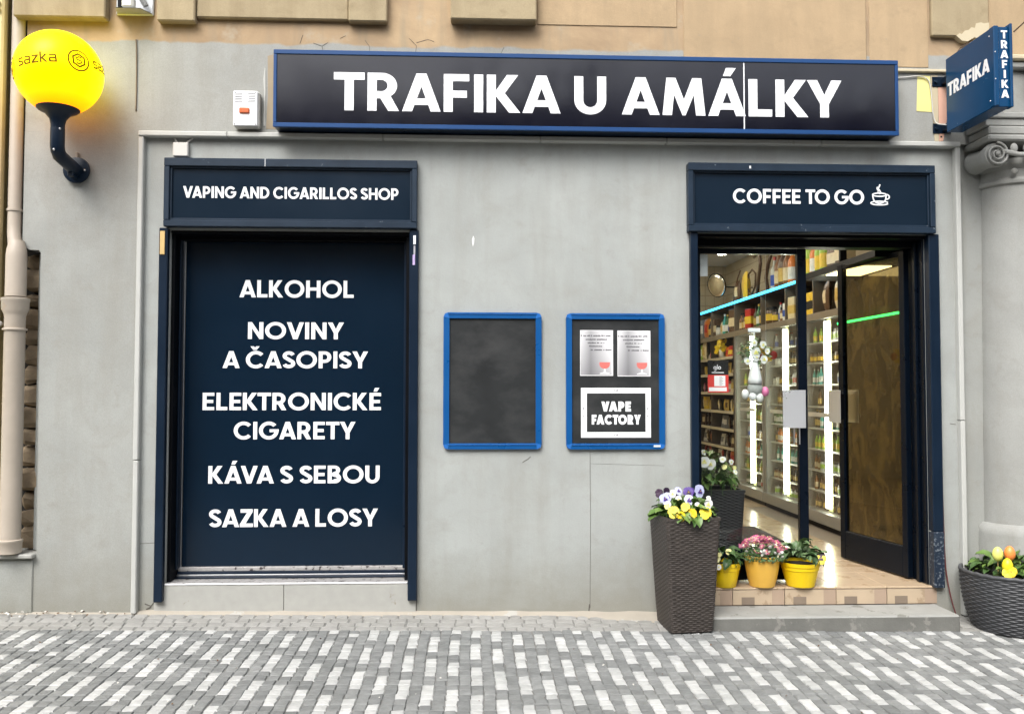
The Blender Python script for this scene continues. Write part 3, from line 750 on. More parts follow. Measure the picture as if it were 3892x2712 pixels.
# coffee cup emblem
cup = MB(); cs_ = .136
def cup_map(a, b_, d): return (2.746+a*.136, -.0342-d, 2.800+b_*.150)
def cstroke(path, wd, k=0): cup.contour([offset(path, wd)], lambda a, b_, d: (2.746+a*.136, -.0342-d-k*.0003, 2.800+b_*.150), .003)
cstroke(arc(.46,.50,.36,.075,0,359,30), .055); cstroke([(.11,.50),(.12,.36)]+arc(.46,.36,.33,.26,185,355,16)+[(.81,.50)], .06, 1)
cstroke(arc(.82,.40,.15,.11,100,-110,14), .055, 2); cstroke(arc(.46,.11,.46,.085,20,340,30), .055, 3); cstroke(arc(.46,.11,.46,.085,140,160,4)+[(.02,.13)], .05, 4)
cstroke([(.46,.53),(.52,.60),(.46,.70),(.40,.78),(.46,.90),(.49,.98)], .06, 5); cstroke([(.36,.60),(.40,.66),(.35,.74),(.32,.80),(.36,.86)], .045, 6)
cup.build('cup_emblem', mWhite, H2, recalc=False)

# ------------------------------------------------------------------ closed window panel with the list of goods
PN = thing('window_panel', 'large navy panel closing the left window, listing goods in white capitals', 'panel', (-1.245, .2, .31))
bx('panel_sheet', mPanel, -2.000, -.487, .1985, .206, .307, 2.560, .002, PN)
for t, a, b_, z, cp in (('ALKOHOL',-1.632,-.843,2.161,.120),('NOVINY',-1.570,-.909,1.871,.117),('A ČASOPISY',-1.741,-.740,1.669,.117),('ELEKTRONICKÉ',-1.874,-.648,1.378,.120),
                        ('CIGARETY',-1.659,-.823,1.177,.120),('KÁVA S SEBOU',-1.828,-.654,.873,.121),('SAZKA A LOSY',-1.820,-.664,.575,.122)):
    write(t, PN, mWhite, a, b_, z, cp, .1983, .002)
bx('head_bar', mBlack, -2.019, -.467, .12, .1975, 2.545, 2.571, .002, PN)

# ------------------------------------------------------------------ poster frames
def poster_frame(x0, x1, z0, z1, label):
    P = thing('poster_frame', label, 'poster frame', ((x0+x1)/2, 0, z0), 'blue poster frames on the wall between window and door')
    bx('backing', mChalk, x0+.02, x1-.02, -.012, -.001, z0+.02, z1-.02, .001, P)
    wd = .040; c = .030
    def bar(pts):
        m_ = MB(); yo, yi, yb = -.020, -.026, -.001
        m_.contour([pts], lambda a, b_, d: (a, -.001-d, b_), .024); return m_.build('frame_bar', mBlue, P)
    bar([(x0+c,z1),(x1-c,z1),(x1-wd-.001,z1-wd),(x0+wd+.001,z1-wd)]); bar([(x0+c,z0),(x1-c,z0),(x1-wd-.001,z0+wd),(x0+wd+.001,z0+wd)])
    bar([(x0,z0+c),(x0,z1-c),(x0+wd,z1-wd-.001),(x0+wd,z0+wd+.001)]); bar([(x1,z0+c),(x1,z1-c),(x1-wd,z1-wd-.001),(x1-wd,z0+wd+.001)])
    for sx, sz in ((0,0),(1,0),(0,1),(1,1)):
        m_ = MB(); X = (lambda a: x1-a) if sx else (lambda a: x0+a); Z = (lambda a: z1-a) if sz else (lambda a: z0+a)
        pts = [(X(.001),Z(c)),(X(.009),Z(.009)),(X(c),Z(.001)),(X(wd+.0),Z(wd-.002)),(X(wd-.002),Z(wd))]
        m_.contour([pts], lambda a, b_, d: (a, -.001-d, b_), .0262); m_.build('corner_piece', simple_blue, P)
    for z_ in (z0, z1):
        s_ = 1 if z_ == z1 else -1
        m_ = MB(); m_.box(x0+.035, x1-.035, -.0305, -.0252, z_-.012 if s_ > 0 else z_+.028, z_-.006 if s_ > 0 else z_+.034, .002); m_.build('bar_ridge', simple_blue, P)
    return P
simple_blue = simple('poster_frame_blue_edge', (.02,.13,.42), .28, var=.1)
PL = poster_frame(-.207, .458, 1.120, 2.044, 'blue framed empty blackboard poster holder beside the closed window')
PR = poster_frame(.625, 1.302, 1.118, 2.042, 'blue framed blackboard poster holder carrying two flyers and a vape board')
bx('label_sticker', mWhite, 1.222, 1.268, -.0285, -.0262, 1.133, 1.150, .0005, PR)
# flyers
def grad_mat():
    m, nt, b = newmat('grey_printed_gradient')
    tc = nd(nt, 'ShaderNodeTexCoord'); sp = nd(nt, 'ShaderNodeSeparateXYZ', i_0=tc.outputs['Object'])
    a = nd(nt, 'ShaderNodeMapRange', i_0=sp.outputs['Z'], i_1=0.0, i_2=.30).outputs[0]
    r1 = nd(nt, 'ShaderNodeValToRGB', i_Fac=a); e = r1.color_ramp.elements
    e[0].position = 0; e[0].color = (.32,.32,.33,1); e[1].position = 1; e[1].color = (.66,.66,.67,1); x_ = e.new(.45); x_.color = (.46,.46,.47,1)
    fx = nd(nt, 'ShaderNodeMapRange', i_0=sp.outputs['X'], i_1=-.11, i_2=.11).outputs[0]
    r2 = nd(nt, 'ShaderNodeValToRGB', i_Fac=fx); e = r2.color_ramp.elements
    e[0].position = 0; e[0].color = (1.15,1.15,1.15,1); e[1].position = 1; e[1].color = (1.45,1.45,1.45,1); x_ = e.new(.33); x_.color = (.55,.55,.56,1)
    nt.links.new(mix(nt, 1.0, r1.outputs[0], r2.outputs[0], 'MULTIPLY'), b.inputs['Base Color']); b.inputs['Roughness'].default_value = .4
    return m
mGrad = grad_mat()
mWine = simple('printed_wine_red', (.62,.16,.14), .5, var=.2, scale=30)
def flyer(x0, x1, z0, z1, label):
    F = thing('flyer', label, 'flyer', ((x0+x1)/2, -.013, z0), 'grey printed wine flyers in the right poster frame')
    bx('sheet', mPaper, x0, x1, -.0145, -.0125, z0, z1, .0004, F); bx('printed_field', mGrad, x0+.003, x1-.010, -.0152, -.0146, z0+.006, z1-.003, .0001, F)
    rr = random.Random(5); m_ = MB()
    lines = ((.268,.005,.212,.011),(.243,.038,.18,.010),(.220,.052,.162,.010),(.197,.062,.155,.010),(.172,.072,.213,.010))
    for zz, a, b_, h in lines:
        x = x0+a
        while x < x0+b_:
            wl = rr.uniform(.004, .010)
            if rr.random() < .86: m_.box(x, min(x+wl-.001, x1-.011), -.0158, -.0153, z0+zz+rr.uniform(0,.0015), z0+zz+h*rr.uniform(.65,1.0))
            x += wl
    m_.build('printed_lines', mGreyInk, F)
    gx, gz = x0+.168, z0+.010
    bowl = [(gx-.036,gz+.083)]+arc(gx,gz+.070,.036,.032,185,355,14)+[(gx+.036,gz+.083)]
    m_ = MB(); m_.contour([bowl], lambda a, b_, d: (a, -.0153-d, b_), .0005); m_.build('printed_wine', mWine, F, recalc=False)
    st_ = [(gx-.005,gz+.038),(gx+.005,gz+.038),(gx+.006,gz+.016),(gx+.034,gz+.008),(gx+.034,gz+.003),(gx-.034,gz+.003),(gx-.034,gz+.008),(gx-.006,gz+.016)]
    m_ = MB(); m_.contour([st_], lambda a, b_, d: (a, -.0153-d, b_), .0005); m_.build('printed_glass_stem', mPaper, F, recalc=False)
flyer(.722, .948, 1.616, 1.927, 'grey flyer with a red wine glass, the left one of two')
flyer(.978, 1.205, 1.613, 1.925, 'grey flyer with a red wine glass, the right one of two')
VB = thing('vape_board', 'white bordered black board reading VAPE FACTORY in the right poster frame', 'board', (.966, -.013, 1.196))
bx('board', mWhite, .727, 1.206, -.0155, -.0125, 1.196, 1.534, .001, VB); bx('black_field', mChalk, .767, 1.169, -.0163, -.0156, 1.235, 1.498, .0002, VB)
write('VAPE', VB, mWhite, .866, 1.069, 1.374, .068, -.0164, .001, .29, track=.0); write('FACTORY', VB, mWhite, .800, 1.136, 1.286, .066, -.0164, .001, .29)
for zz in (1.511, 1.208): write('CIA', VB, mGreyInk, .953, .983, zz, .013, -.0156, .0006)
for xx, tt in ((.741, 'EID'), (1.180, 'ZIA')):
    for k, ch in enumerate(tt): write(ch, VB, mGreyInk, xx+(.004 if ch == 'I' else 0), xx+(.007 if ch == 'I' else .010), 1.388-k*.026, .013, -.0156, .0006)

# ------------------------------------------------------------------ hanging sign on the right
HS = thing('hanging_sign', 'blue double sided box sign hanging out on brackets, reading TRAFIKA', 'sign', (3.30, -.43, 3.28))
hx0, hx1, hy0, hy1, hz0, hz1 = 3.231, 3.341, -.705, -.150, 3.283, 3.790
bx('box', mHangBlue, hx0, hx1, hy0+.012, hy1, hz0, hz1, .004, HS)
bx('edge_profile', mHangBlue, hx0-.004, hx0+.030, hy0-.004, hy0+.050, hz0+.002, hz1+.002, .006, HS); bx('edge_profile', mHangBlue, hx1-.012, hx1+.006, hy0-.006, hy0+.050, hz0-.004, hz1+.016, .004, HS)
m_ = MB(); lay, wd = layout('TRAFIKA', .22)
for ox, gl in lay:
    for grp in split_contours(gl[1]): m_.contour(grp, lambda a, b_, d: (hx0-.0005-d, -.176-(ox+a)*.478/wd, 3.520+b_*.092), .002)
m_.build('lettering', mWhite, HS, recalc=False)
for k, ch in enumerate('TRAFIKA'):
    w_, cs = glyph(ch, .22); xc = 3.302; ww = .046*w_/.8; z_ = 3.715-k*.0625
    m_ = MB()
    for grp in split_contours(cs): m_.contour(grp, lambda a, b_, d: (xc-ww/2+a/w_*ww, hy0+.0115-d, z_+b_*.050), .002)
    m_.build('letter', mWhite, HS, recalc=False)
for z_ in (3.655, 3.325):
    bx('bracket', mNavy, 3.262, 3.306, -.149, -.0305, z_, z_+.045, .004, HS); bx('bracket_plate', mNavy, 3.200, 3.330, -.0300, -.0265, z_-.012, z_+.058, .003, HS)
    m_ = MB(); m_.tube([(3.222,-.028,z_+.022),(3.222,-.044,z_+.022)], .010, 8); m_.build('bolt', mNavyW, HS)
for yy, zz in ((-.60,3.33),(-.60,3.74),(-.66,3.45),(-.66,3.62)):
    m_ = MB(); m_.sphere((hx0-.004, yy-.06, zz), .004, 8, 6); m_.build('rivet', mSilver, HS)
def cable(name, pts, r, mat, label):
    cpts = []; P = [Vector(p) for p in pts]
    for i in range(len(P)-1):
        p0, p1, p2, p3 = P[max(i-1,0)], P[i], P[i+1], P[min(i+2,len(P)-1)]
        for k in range(6):
            t = k/6
            cpts.append(.5*((2*p1)+(-p0+p2)*t+(2*p0-5*p1+4*p2-p3)*t*t+(-p0+3*p1-3*p2+p3)*t**3))
    cpts.append(P[-1]); m_ = MB(); m_.tube(cpts, r, 6)
    return tag(m_.build(name, mat, smooth='all'), label, 'cable' if 'cable' in name else 'twig')
cable('power_cable', [(2.90,-.028,3.70),(3.00,-.03,3.705),(3.10,-.032,3.715),(3.17,-.032,3.69),(3.19,-.033,3.60),(3.20,-.035,3.45),(3.215,-.05,3.38),(3.235,-.14,3.34)], .004, mWhitePl, 'thin white cable looping from the long sign to the hanging sign')
cable('wall_cable', [(-2.283,-.026,3.875),(-2.278,-.028,3.80),(-2.275,-.026,3.55),(-2.276,-.024,3.39)], .0045, simple('brown_cable', (.16,.12,.08), .6), 'thin brown cable stub hanging down the wall between globe lamp and alarm')
cable('ground_cable', [(3.238,-.004,.80),(3.240,-.006,.60),(3.243,-.008,.40),(3.252,-.012,.25),(3.27,-.03,.10),(3.295,-.05,-.02)], .0045, mRed, 'dark thin cable running down beside the door frame to the ground')
cable('bare_twig', [(3.95,-.62,4.20),(3.78,-.50,4.08),(3.66,-.42,3.98),(3.58,-.36,3.90)], .0045, simple('twig_bark', (.06,.035,.02), .8), 'bare brown twig above the hanging sign, the longest of the three')
cable('bare_twig', [(4.02,-.60,4.15),(3.93,-.55,4.05),(3.88,-.5,3.98),(3.85,-.48,3.93)], .004, simple('twig_bark2', (.07,.04,.02), .8), 'short bare brown twig at the upper right corner of the picture')
cable('bare_twig', [(3.60,-.1,4.0),(3.42,-.06,3.93),(3.36,-.05,3.87),(3.29,-.05,3.82)], .003, simple('twig_bark3', (.06,.04,.03), .8), 'bare thin twig against the ochre plaster left of the hanging sign')

# ------------------------------------------------------------------ lantern at the right edge
LT = thing('wall_lantern', 'dark metal wall lantern with white arched pane behind the hanging sign', 'lantern', (3.98, -.24, 3.60))
bx('lantern_back', mBlack, 3.74, 4.10, -.262, -.246, 3.56, 3.90, .01, LT)
m_ = MB(); m_.contour([[(3.80,3.64)]+[(4.02,3.64),(4.02,3.74)]+arc(3.91,3.74,.11,.10,0,180,12)], lambda a, b_, d: (a, -.263-d, b_), .05); m_.build('lantern_pane', mWhitePl, LT)
bx('lantern_hood', mBlack, 3.72, 4.12, -.40, -.247, 3.905, 3.935, .01, LT); bx('lantern_tray', simple('dusty_metal', (.17,.165,.15), .6), 3.76, 4.06, -.36, -.264, 3.55, 3.60, .008, LT)

# ------------------------------------------------------------------ yellow globe lamp
GL = thing('globe_lamp', 'glowing yellow globe lamp marked sazka on a bent navy wall arm', 'lamp', (-2.645, -.02, 3.0))
GC = Vector((-2.650, -.315, 3.532)); GR = .262
m, nt, b = newmat('lit_yellow_globe'); b.inputs['Base Color'].default_value = (.55,.38,.0,1); b.inputs['Specular IOR Level'].default_value = .12; b.inputs['Roughness'].default_value = .35
tc = nd(nt, 'ShaderNodeTexCoord'); sp = nd(nt, 'ShaderNodeSeparateXYZ', i_0=tc.outputs['Object'])
fz = nd(nt, 'ShaderNodeMapRange', i_0=sp.outputs['Z'], i_1=.02, i_2=.28).outputs[0]
nt.links.new(mix(nt, fz, (1.0,.17,0.0), (1.0,.82,0.0)), b.inputs['Emission Color']); b.inputs['Emission Strength'].default_value = 1.05
m_ = MB(); m_.sphere(GC, GR, 48, 32); globe = m_.build('globe', m, GL, smooth='all')
mSaz = simple('golden_print', (.13,.065,.002), .6, spec=.1, emit=(.5,.25,.0), es=.06)
dcam = (CAM-GC); lon0 = math.atan2(dcam.y, dcam.x)
tilt = Matrix.Rotation(R(7), 4, Vector((dcam.x, dcam.y, 0)).normalized())
def sph(lon, lat, r_):
    v = Vector((math.cos(lon0+lon)*math.cos(lat), math.sin(lon0+lon)*math.cos(lat), math.sin(lat)))
    return GC+(tilt @ v)*r_
def on_globe(contours, lonc, latc, sc_, name, extra=0.0):
    m_ = MB()
    def sub(c):
        out = []
        for i in range(len(c)):
            a, b_ = c[i], c[(i+1) % len(c)]; n_ = max(1, int(math.hypot(b_[0]-a[0], b_[1]-a[1])/.25))
            out += [(a[0]+(b_[0]-a[0])*k/n_, a[1]+(b_[1]-a[1])*k/n_) for k in range(n_)]
        return out
    for grp in split_contours([sub(c) for c in contours]):
        m_.contour(grp, lambda a, b_, d: sph(lonc+a*sc_/GR/math.cos(latc), latc+b_*sc_/GR, GR+.0006+extra+d), .0012)
    return m_.build(name, mSaz, GL, recalc=False)
def sazka(lonc, latc, sc_):
    x = 0
    for ch in 'sazka':
        if ch == 'a':
            gl = [[(0,.30),(.0,.10),(.10,0),(.62,0),(.62,.58),(.52,.68),(.06,.68),(.06,.55),(.46,.55),(.48,.42),(.10,.42)], [(.15,.29),(.48,.29),(.48,.13),(.18,.13)]]; w_ = .66
        elif ch == 's': gl = [[(0,0),(.42,0),(.54,.10),(.54,.28),(.42,.40),(.16,.40),(.16,.54),(.52,.54),(.52,.68),(.10,.68),(0,.58),(0,.38),(.10,.28),(.38,.28),(.38,.14),(0,.14)]]; w_ = .58
        elif ch == 'z': gl = [[(0,0),(0,.13),(.36,.55),(.02,.55),(.02,.68),(.58,.68),(.58,.56),(.22,.13),(.58,.13),(.58,0)]]; w_ = .62
        else: gl = [[(0,0),(0,.92),(.15,.92),(.15,.42),(.40,.68),(.60,.68),(.30,.37),(.62,0),(.42,0),(.15,.30),(.15,0)]]; w_ = .62
        on_globe([[(p[0]+x-1.65, p[1]-.34) for p in c] for c in gl], lonc, latc, sc_, 'letter'); x += w_+.06
def ring(lonc, latc):
    on_globe([arc(0,0,1,1,0,354,40), arc(0,0,.86,.86,0,354,40)], lonc, latc, .068, 'emblem_ring')
    hx = lambda r_: [(r_*math.sin(R(60*k)), r_*math.cos(R(60*k))) for k in range(6)]
    on_globe([hx(.68), hx(.50)], lonc, latc, .068, 'emblem_hexagon')
    on_globe([offset([(.26,.24),(.05,.32),(-.22,.20),(-.20,.06),(.20,-.06),(.22,-.20),(-.05,-.32),(-.26,-.24)], .13)], lonc, latc, .068, 'emblem_s')
LAT = R(2)
sazka(R(-30), LAT, .074); ring(R(25), LAT); sazka(R(74), LAT, .074); ring(R(-84), LAT)
m_ = MB(); m_.lathe(GC.x, GC.y, [(.040,3.16),(.042,3.20),(.050,3.235),(.075,3.268),(.118,3.290),(.128,3.300),(.128,3.312),(.118,3.314)], 32); m_.build('socket_cup', mNavy, GL, smooth=True)
m_ = MB(); m_.tube([(GC.x,GC.y,3.175),(GC.x,GC.y,3.06),(GC.x,-.306,3.035),(GC.x+.002,-.29,3.012),(-2.647,-.15,2.985),(-2.646,-.06,2.972)], .043, 18); m_.build('arm', mNavy, GL, smooth=True)
m_ = MB(); m_.lathe(-2.646, 2.975, [(.088,-.0485),(.086,-.060),(.055,-.066)], 28, axis='y'); m_.build('wall_plate', mNavy, GL, smooth=True)
bx('hinge_lug', mNavy, -2.668, -2.630, -.14, -.058, 2.915, 2.972, .006, GL)
for p in ((GC.x+.030,GC.y-.034,3.165),(GC.x+.0,GC.y-.044,3.03),(-2.585,-.07,2.972)):
    m_ = MB(); m_.sphere(p, .0075, 8, 6); m_.build('screw', mSilver, GL, smooth='all')
bx('conduit_stub', simple('grey_conduit', (.30,.27,.22), .7), -2.662, -2.644, -.045, -.023, 3.055, 3.10, .004, GL)

# ------------------------------------------------------------------ alarm, junction box, floodlight
AL = thing('alarm_siren', 'white alarm siren box with slots and an orange lens', 'alarm', (-1.525, -.03, 3.27))
bx('case', mWhitePl, -1.612, -1.442, -.085, -.021, 3.272, 3.515, .010, AL); bx('cover', mWhite, -1.612, -1.452, -.095, -.0855, 3.278, 3.514, .006, AL)
for k in range(6):
    for a, b_ in ((-1.600,-1.545),(-1.520,-1.466)):
        sh = abs(k-2.5)*.006; bx('slot', mBlack, a+(.0 if a < -1.55 else .01-sh*.4), b_-(.01-sh*.4 if a < -1.55 else 0), -.0958, -.0952, 3.436+k*.0115, 3.440+k*.0115, .0002, AL)
m_ = MB(); m_.box(-1.570, -1.502, -.108, -.0955, 3.360, 3.398, .008); m_.build('lens', mOrangeLens, AL)
for a, b_ in ((-1.60,3.29),(-1.464,3.29),(-1.60,3.503),(-1.464,3.503)):
    m_ = MB(); m_.sphere((a, -.0955, b_), .004, 8, 6); m_.build('screw', mGreyInk, AL)
JB = thing('junction_box', 'small pale square junction box above the vaping sign', 'junction box', (-1.975, 0, 3.088))
bx('case', mWhitePl, -2.026, -1.924, -.036, -.001, 3.082, 3.178, .006, JB)
for a, b_ in (((-2.0,3.176),(-2.022,3.212)), ((-1.945,3.176),(-1.90,3.212))):
    m_ = MB(); m_.tube([(a[0],-.012,a[1]),(b_[0],-.012,b_[1])], .006, 8); m_.build('conduit', mWhitePl, JB)
FL = thing('floodlight', 'grey floodlight holder cut off by the top edge, beside the downpipe', 'floodlight', (-2.29, -.03, 4.03))
mGalv = simple('galvanised_steel', (.50,.52,.53), .42, .25, var=.25, scale=8)
bx('back_plate', mGalv, -2.415, -2.165, -.040, -.021, 4.035, 4.42, .008, FL)
m_ = MB(); m_.poly([(-2.405,-.0405,4.045),(-2.175,-.0405,4.045),(-2.21,-.16,4.03),(-2.37,-.16,4.03)]); m_.poly([(-2.405,-.0405,4.049),(-2.37,-.16,4.034),(-2.21,-.16,4.034),(-2.175,-.0405,4.049)]); m_.build('tray', mGalv, FL)
bx('strut', mBlack, -2.38, -2.355, -.10, -.041, 4.06, 4.4, .003, FL)
m_ = MB(); m_.tube([(-2.29,-.11,4.30),(-2.25,-.10,4.17),(-2.20,-.08,4.08)], .018, 8); m_.build('arm', simple('grey_metal', (.22,.22,.21), .5), FL)
m_ = MB(); m_.box(-2.335, -2.258, -.155, -.09, 4.040, 4.115, .012); m_.build('lamp_holder', simple('pale_plastic', (.66,.65,.58), .5), FL)
# ------------------------------------------------------------------ glass doors
def glass_mat(name, tint, rough=.02, body=0.0):
    m, nt, b = newmat(name); nt.nodes.remove(b)
    tr = nd(nt, 'ShaderNodeBsdfTransparent'); tr.inputs[0].default_value = (*tint, 1)
    gl = nd(nt, 'ShaderNodeBsdfGlossy'); gl.inputs['Roughness'].default_value = rough; gl.inputs[0].default_value = (1,1,1,1)
    lw = nd(nt, 'ShaderNodeLayerWeight'); lw.inputs['Blend'].default_value = .5
    pw_ = nd(nt, 'ShaderNodeMath', operation='POWER', i_0=lw.outputs['Facing'], i_1=5.0)
    fr = nd(nt, 'ShaderNodeMath', operation='MULTIPLY_ADD', i_0=pw_.outputs[0], i_1=.90, i_2=.035)   # Schlick, same from both sides
    mx = nd(nt, 'ShaderNodeMixShader'); nt.links.new(fr.outputs[0], mx.inputs[0]); nt.links.new(tr.outputs[0], mx.inputs[1]); nt.links.new(gl.outputs[0], mx.inputs[2])
    nt.links.new(mx.outputs[0], nt.nodes['Material Output'].inputs[0]); return m
mGlass = glass_mat('door_glass', (.95,.97,.96)); mGlassB = glass_mat('bronze_glass', (.80,.74,.60)); mGlassC = glass_mat('cooler_glass', (.93,.95,.94), .05)
def leaf(parent, T, width, glass, z0=.188, z1=2.530):
    """door leaf; T(u, t, z): u from hinge, t out of the leaf towards the street"""
    def lb(name, mat, u0, u1, t0, t1, za, zb, c=.003, par=None):
        m_ = MB(); m_.box(u0, u1, t0, t1, za, zb, c); m_.v = [tuple(T(*p)) for p in m_.v]; return m_.build(name, mat, par or parent)
    d = lb('door', mDoor, 0, .058, -.022, .022, z0, z1)
    lb('stile', mDoor, width-.064, width, -.022, .022, z0, z1, .003, d)
    lb('top_rail', mDoor, .0585, width-.0645, -.020, .020, z1-.040, z1-.001, .003, d)
    lb('kick_rail', mDoor, .0585, width-.0645, -.0215, .0215, z0+.001, z0+.215, .003, d)
    lb('glass_pane', glass, .0585, width-.0645, -.003, .003, z0+.2155, z1-.0405, .0005, d)
    return d, lb
dL, lbL = leaf(B, lambda u, t, z: Vector((1.546+u, .20-t, z)), .823, mGlass)
hy = .205; ca, sa = math.cos(R(79)), math.sin(R(79))
dR, lbR = leaf(B, lambda u, t, z: Vector((3.112-u*ca+t*(-sa), hy+u*sa+t*(-ca)*1.0, z)), .80, mGlassB)
# pull plates
mFrost = simple('satin_plate', (.62,.64,.66), .30, .55, var=.06, scale=3)
lbL('handle', mFrost, .622, .785, .078, .084, 1.255, 1.521, .001, dL); lbL('handle_arm', mBlack, .640, .700, .0225, .0775, 1.285, 1.495, .002, dL)
for u in (.700, .738): lbL('pull_rod', mSilver, u, u+.008, .070, .077, 1.140, 1.254, .001, dL)
lbR('handle', mFrost, .690, .850, .078, .084, 1.262, 1.520, .001, dR); lbR('handle_arm', mBlack, .715, .775, .0225, .0775, 1.29, 1.49, .002, dR)
lbR('handle', mFrost, .690, .850, -.084, -.078, 1.262, 1.520, .001, dR)
lbL('notice', mWhite, .062, .118, -.006, -.0035, 2.33, 2.488, .0003, dL)

# ------------------------------------------------------------------ shop room
FZ = .176
mCeil = simple('ceiling_paint', (.62,.60,.56), .8); mRoom = simple('shop_wall_beige', (.50,.42,.29), .7, var=.12, scale=3)
mFloorT = simple('shop_floor_tile', (.47,.36,.245), .20, var=.22, scale=5, wear=((.37,.265,.165), .56, 5))
fl = MB(); fl.box(.2, 3.87, .361, 7.25, .02, FZ-.006); floor = tag(fl.build('shop_floor', mGrout), kind='structure')
for a, b_ in zip(tx, tx[1:]):
    yy = -.008
    for yl in (.47,.45,.45,.45,.45,.45,.45,.45,.45):
        x1 = b_
        if a > 2.8 and yy > 0: x1 = 3.135
        m_ = MB(); m_.box(a+.0018, min(x1, 3.185 if yy < 0 else 3.30)-.0018, yy+.0018, yy+yl-.0018, .1635, FZ, .002)
        if yy < 0: m_.v = [(min(p[0], 3.148) if p[1] > .0 and p[0] > 3.149 else p[0], p[1], p[2]) for p in m_.v]
        m_.build('floor_tile', mFloorT, floor); yy += yl
m_ = MB(); m_.box(.2, 1.53, .37, 7.25, .1635, FZ-.001); m_.box(1.54, 3.87, 4.08, 7.25, .1635, FZ-.001); m_.build('far_tiles', mFloorT, floor)
rw = MB(); rw.box(3.872, 3.95, .37, 7.33, 0, 3.6); rw.box(.12, .198, .37, 7.33, 0, 3.6); rw.box(.2, 3.87, 7.252, 7.33, 0, 3.6)
tag(rw.build('shop_walls', mRoom), kind='structure')
cl = MB(); cl.box(.12, 3.95, .37, 7.33, 3.42, 3.52); tag(cl.build('shop_ceiling', mCeil), kind='structure')
pw = MB()
for k in range(5): pw.box(3.866, 3.8715, 5.0, 7.24, 2.80+k*.16, 2.81+k*.16); pw.box(3.40, 3.8655, 7.246, 7.2515, 2.80+k*.16, 2.812+k*.16)
for k in range(4): pw.box(3.40+k*.14, 3.408+k*.14, 7.244, 7.2455, 2.70, 3.5)
tag(pw.build('wall_panel_strips', simple('panel_trim', (.36,.29,.19), .7)), kind='structure')
# brown entrance side behind the open leaf, mottled glass reflections painted into its colour
m, nt, b = newmat('brown_reflection_panel'); p_ = pos(nt, 1, 1, .7)
n1 = noise_tex(nt, p_, 5.0, 9, .72, .9); n2 = noise_tex(nt, pos(nt), 14, 6, .7)
cc = mix(nt, ramp(nt, n1, .40, .62), (.007,.006,.003), (.135,.108,.048)); cc = mix(nt, ramp(nt, n2, .62, .74), cc, (.19,.165,.10))
nt.links.new(cc, b.inputs['Base Color']); b.inputs['Roughness'].default_value = .07
PNL = MB(); PNL.box(3.335, 3.37, .365, 1.78, FZ, 2.50); o = PNL.build('side_panel', m); tag(o, 'brown panel with painted reflections lining the entrance behind the open glass door', 'panel')
tag(bx('panel_edge_post', mBlack, 3.31, 3.372, 1.785, 1.82, FZ, 3.0, .003, None), 'dark slim post at the inner end of the brown side panel', 'post')
o = bx('bulkhead', mBlack, 2.96, 3.868, .365, 1.78, 2.505, 2.56, .004, None); tag(o, 'dark soffit board over the brown side panel', 'soffit')
mLit = simple('reflected_light_glow', (.8,.75,.6), .5, emit=(1.0,.86,.50), es=1.9); mLit2 = simple('ceiling_panel_light', (.8,.8,.75), .5, emit=(1.0,.91,.74), es=9.0)
o = bx('reflected_light_plate', mLit, 3.00, 3.30, .80, 1.36, 2.496, 2.5045, .001, None); tag(o, 'warm glowing plate standing in for a ceiling light reflected in the door leaf', 'light')  # added glowing plate in place of a ceiling light's reflection in the glass
mGreenL = simple('green_led', (.1,.8,.2), .5, emit=(.02,1.0,.16), es=2.6); mBlueL = simple('blue_led', (.1,.6,.9), .5, emit=(.035,.52,.95), es=2.6)
o = bx('green_led_strip', mGreenL, 3.322, 3.3345, .70, 1.90, 2.120, 2.138, .002, None); tag(o, 'glowing green light strip on the brown side panel', 'light strip')
o = bx('blue_led_strip', mBlueL, 3.366, 3.379, 1.95, 7.22, 2.640, 2.668, .002, None); tag(o, 'glowing blue light strip along the upper shelf edge', 'light strip')
for k, (xx, yy) in enumerate(((2.2,1.3),(2.2,3.2),(2.2,5.2),(1.1,2.2),(1.1,4.6))):
    L = thing('ceiling_light', ('square ceiling light nearest the door','second square ceiling light from the door','square ceiling light deepest in the shop','square ceiling light by the left shop wall','square ceiling light in the far left of the shop')[k], 'light', (xx, yy, 3.40), 'lit ceiling lights inside the shop')
    bx('frame', mWhitePl, xx-.32, xx+.32, yy-.32, yy+.32, 3.405, 3.4195, .003, L); bx('diffuser', mLit2, xx-.29, xx+.29, yy-.29, yy+.29, 3.398, 3.4045, .002, L)
mSpot = simple('downlight_glow', (.9,.9,.85), .5, emit=(1.0,.93,.80), es=22)
for k, (xx, yy) in enumerate(((3.05,6.35),(3.45,6.0),(2.75,4.1),(3.2,4.6),(2.9,2.6))):
    L = thing('downlight', ('round downlight nearest the back wall of the shop','round downlight above the convex mirror','round downlight over the middle of the aisle','round downlight above the farthest cooler','round downlight nearest the shop door')[k], 'light', (xx, yy, 3.41), 'round downlights in the shop ceiling')
    m_ = MB(); m_.lathe(xx, yy, [(.085,3.419),(.085,3.408),(.065,3.408)], 20, False); m_.build('ring', mSilver, L)
    m_ = MB(); m_.lathe(xx, yy, [(.064,3.412),(.0635,3.409)], 20); m_.build('lens', mSpot, L)

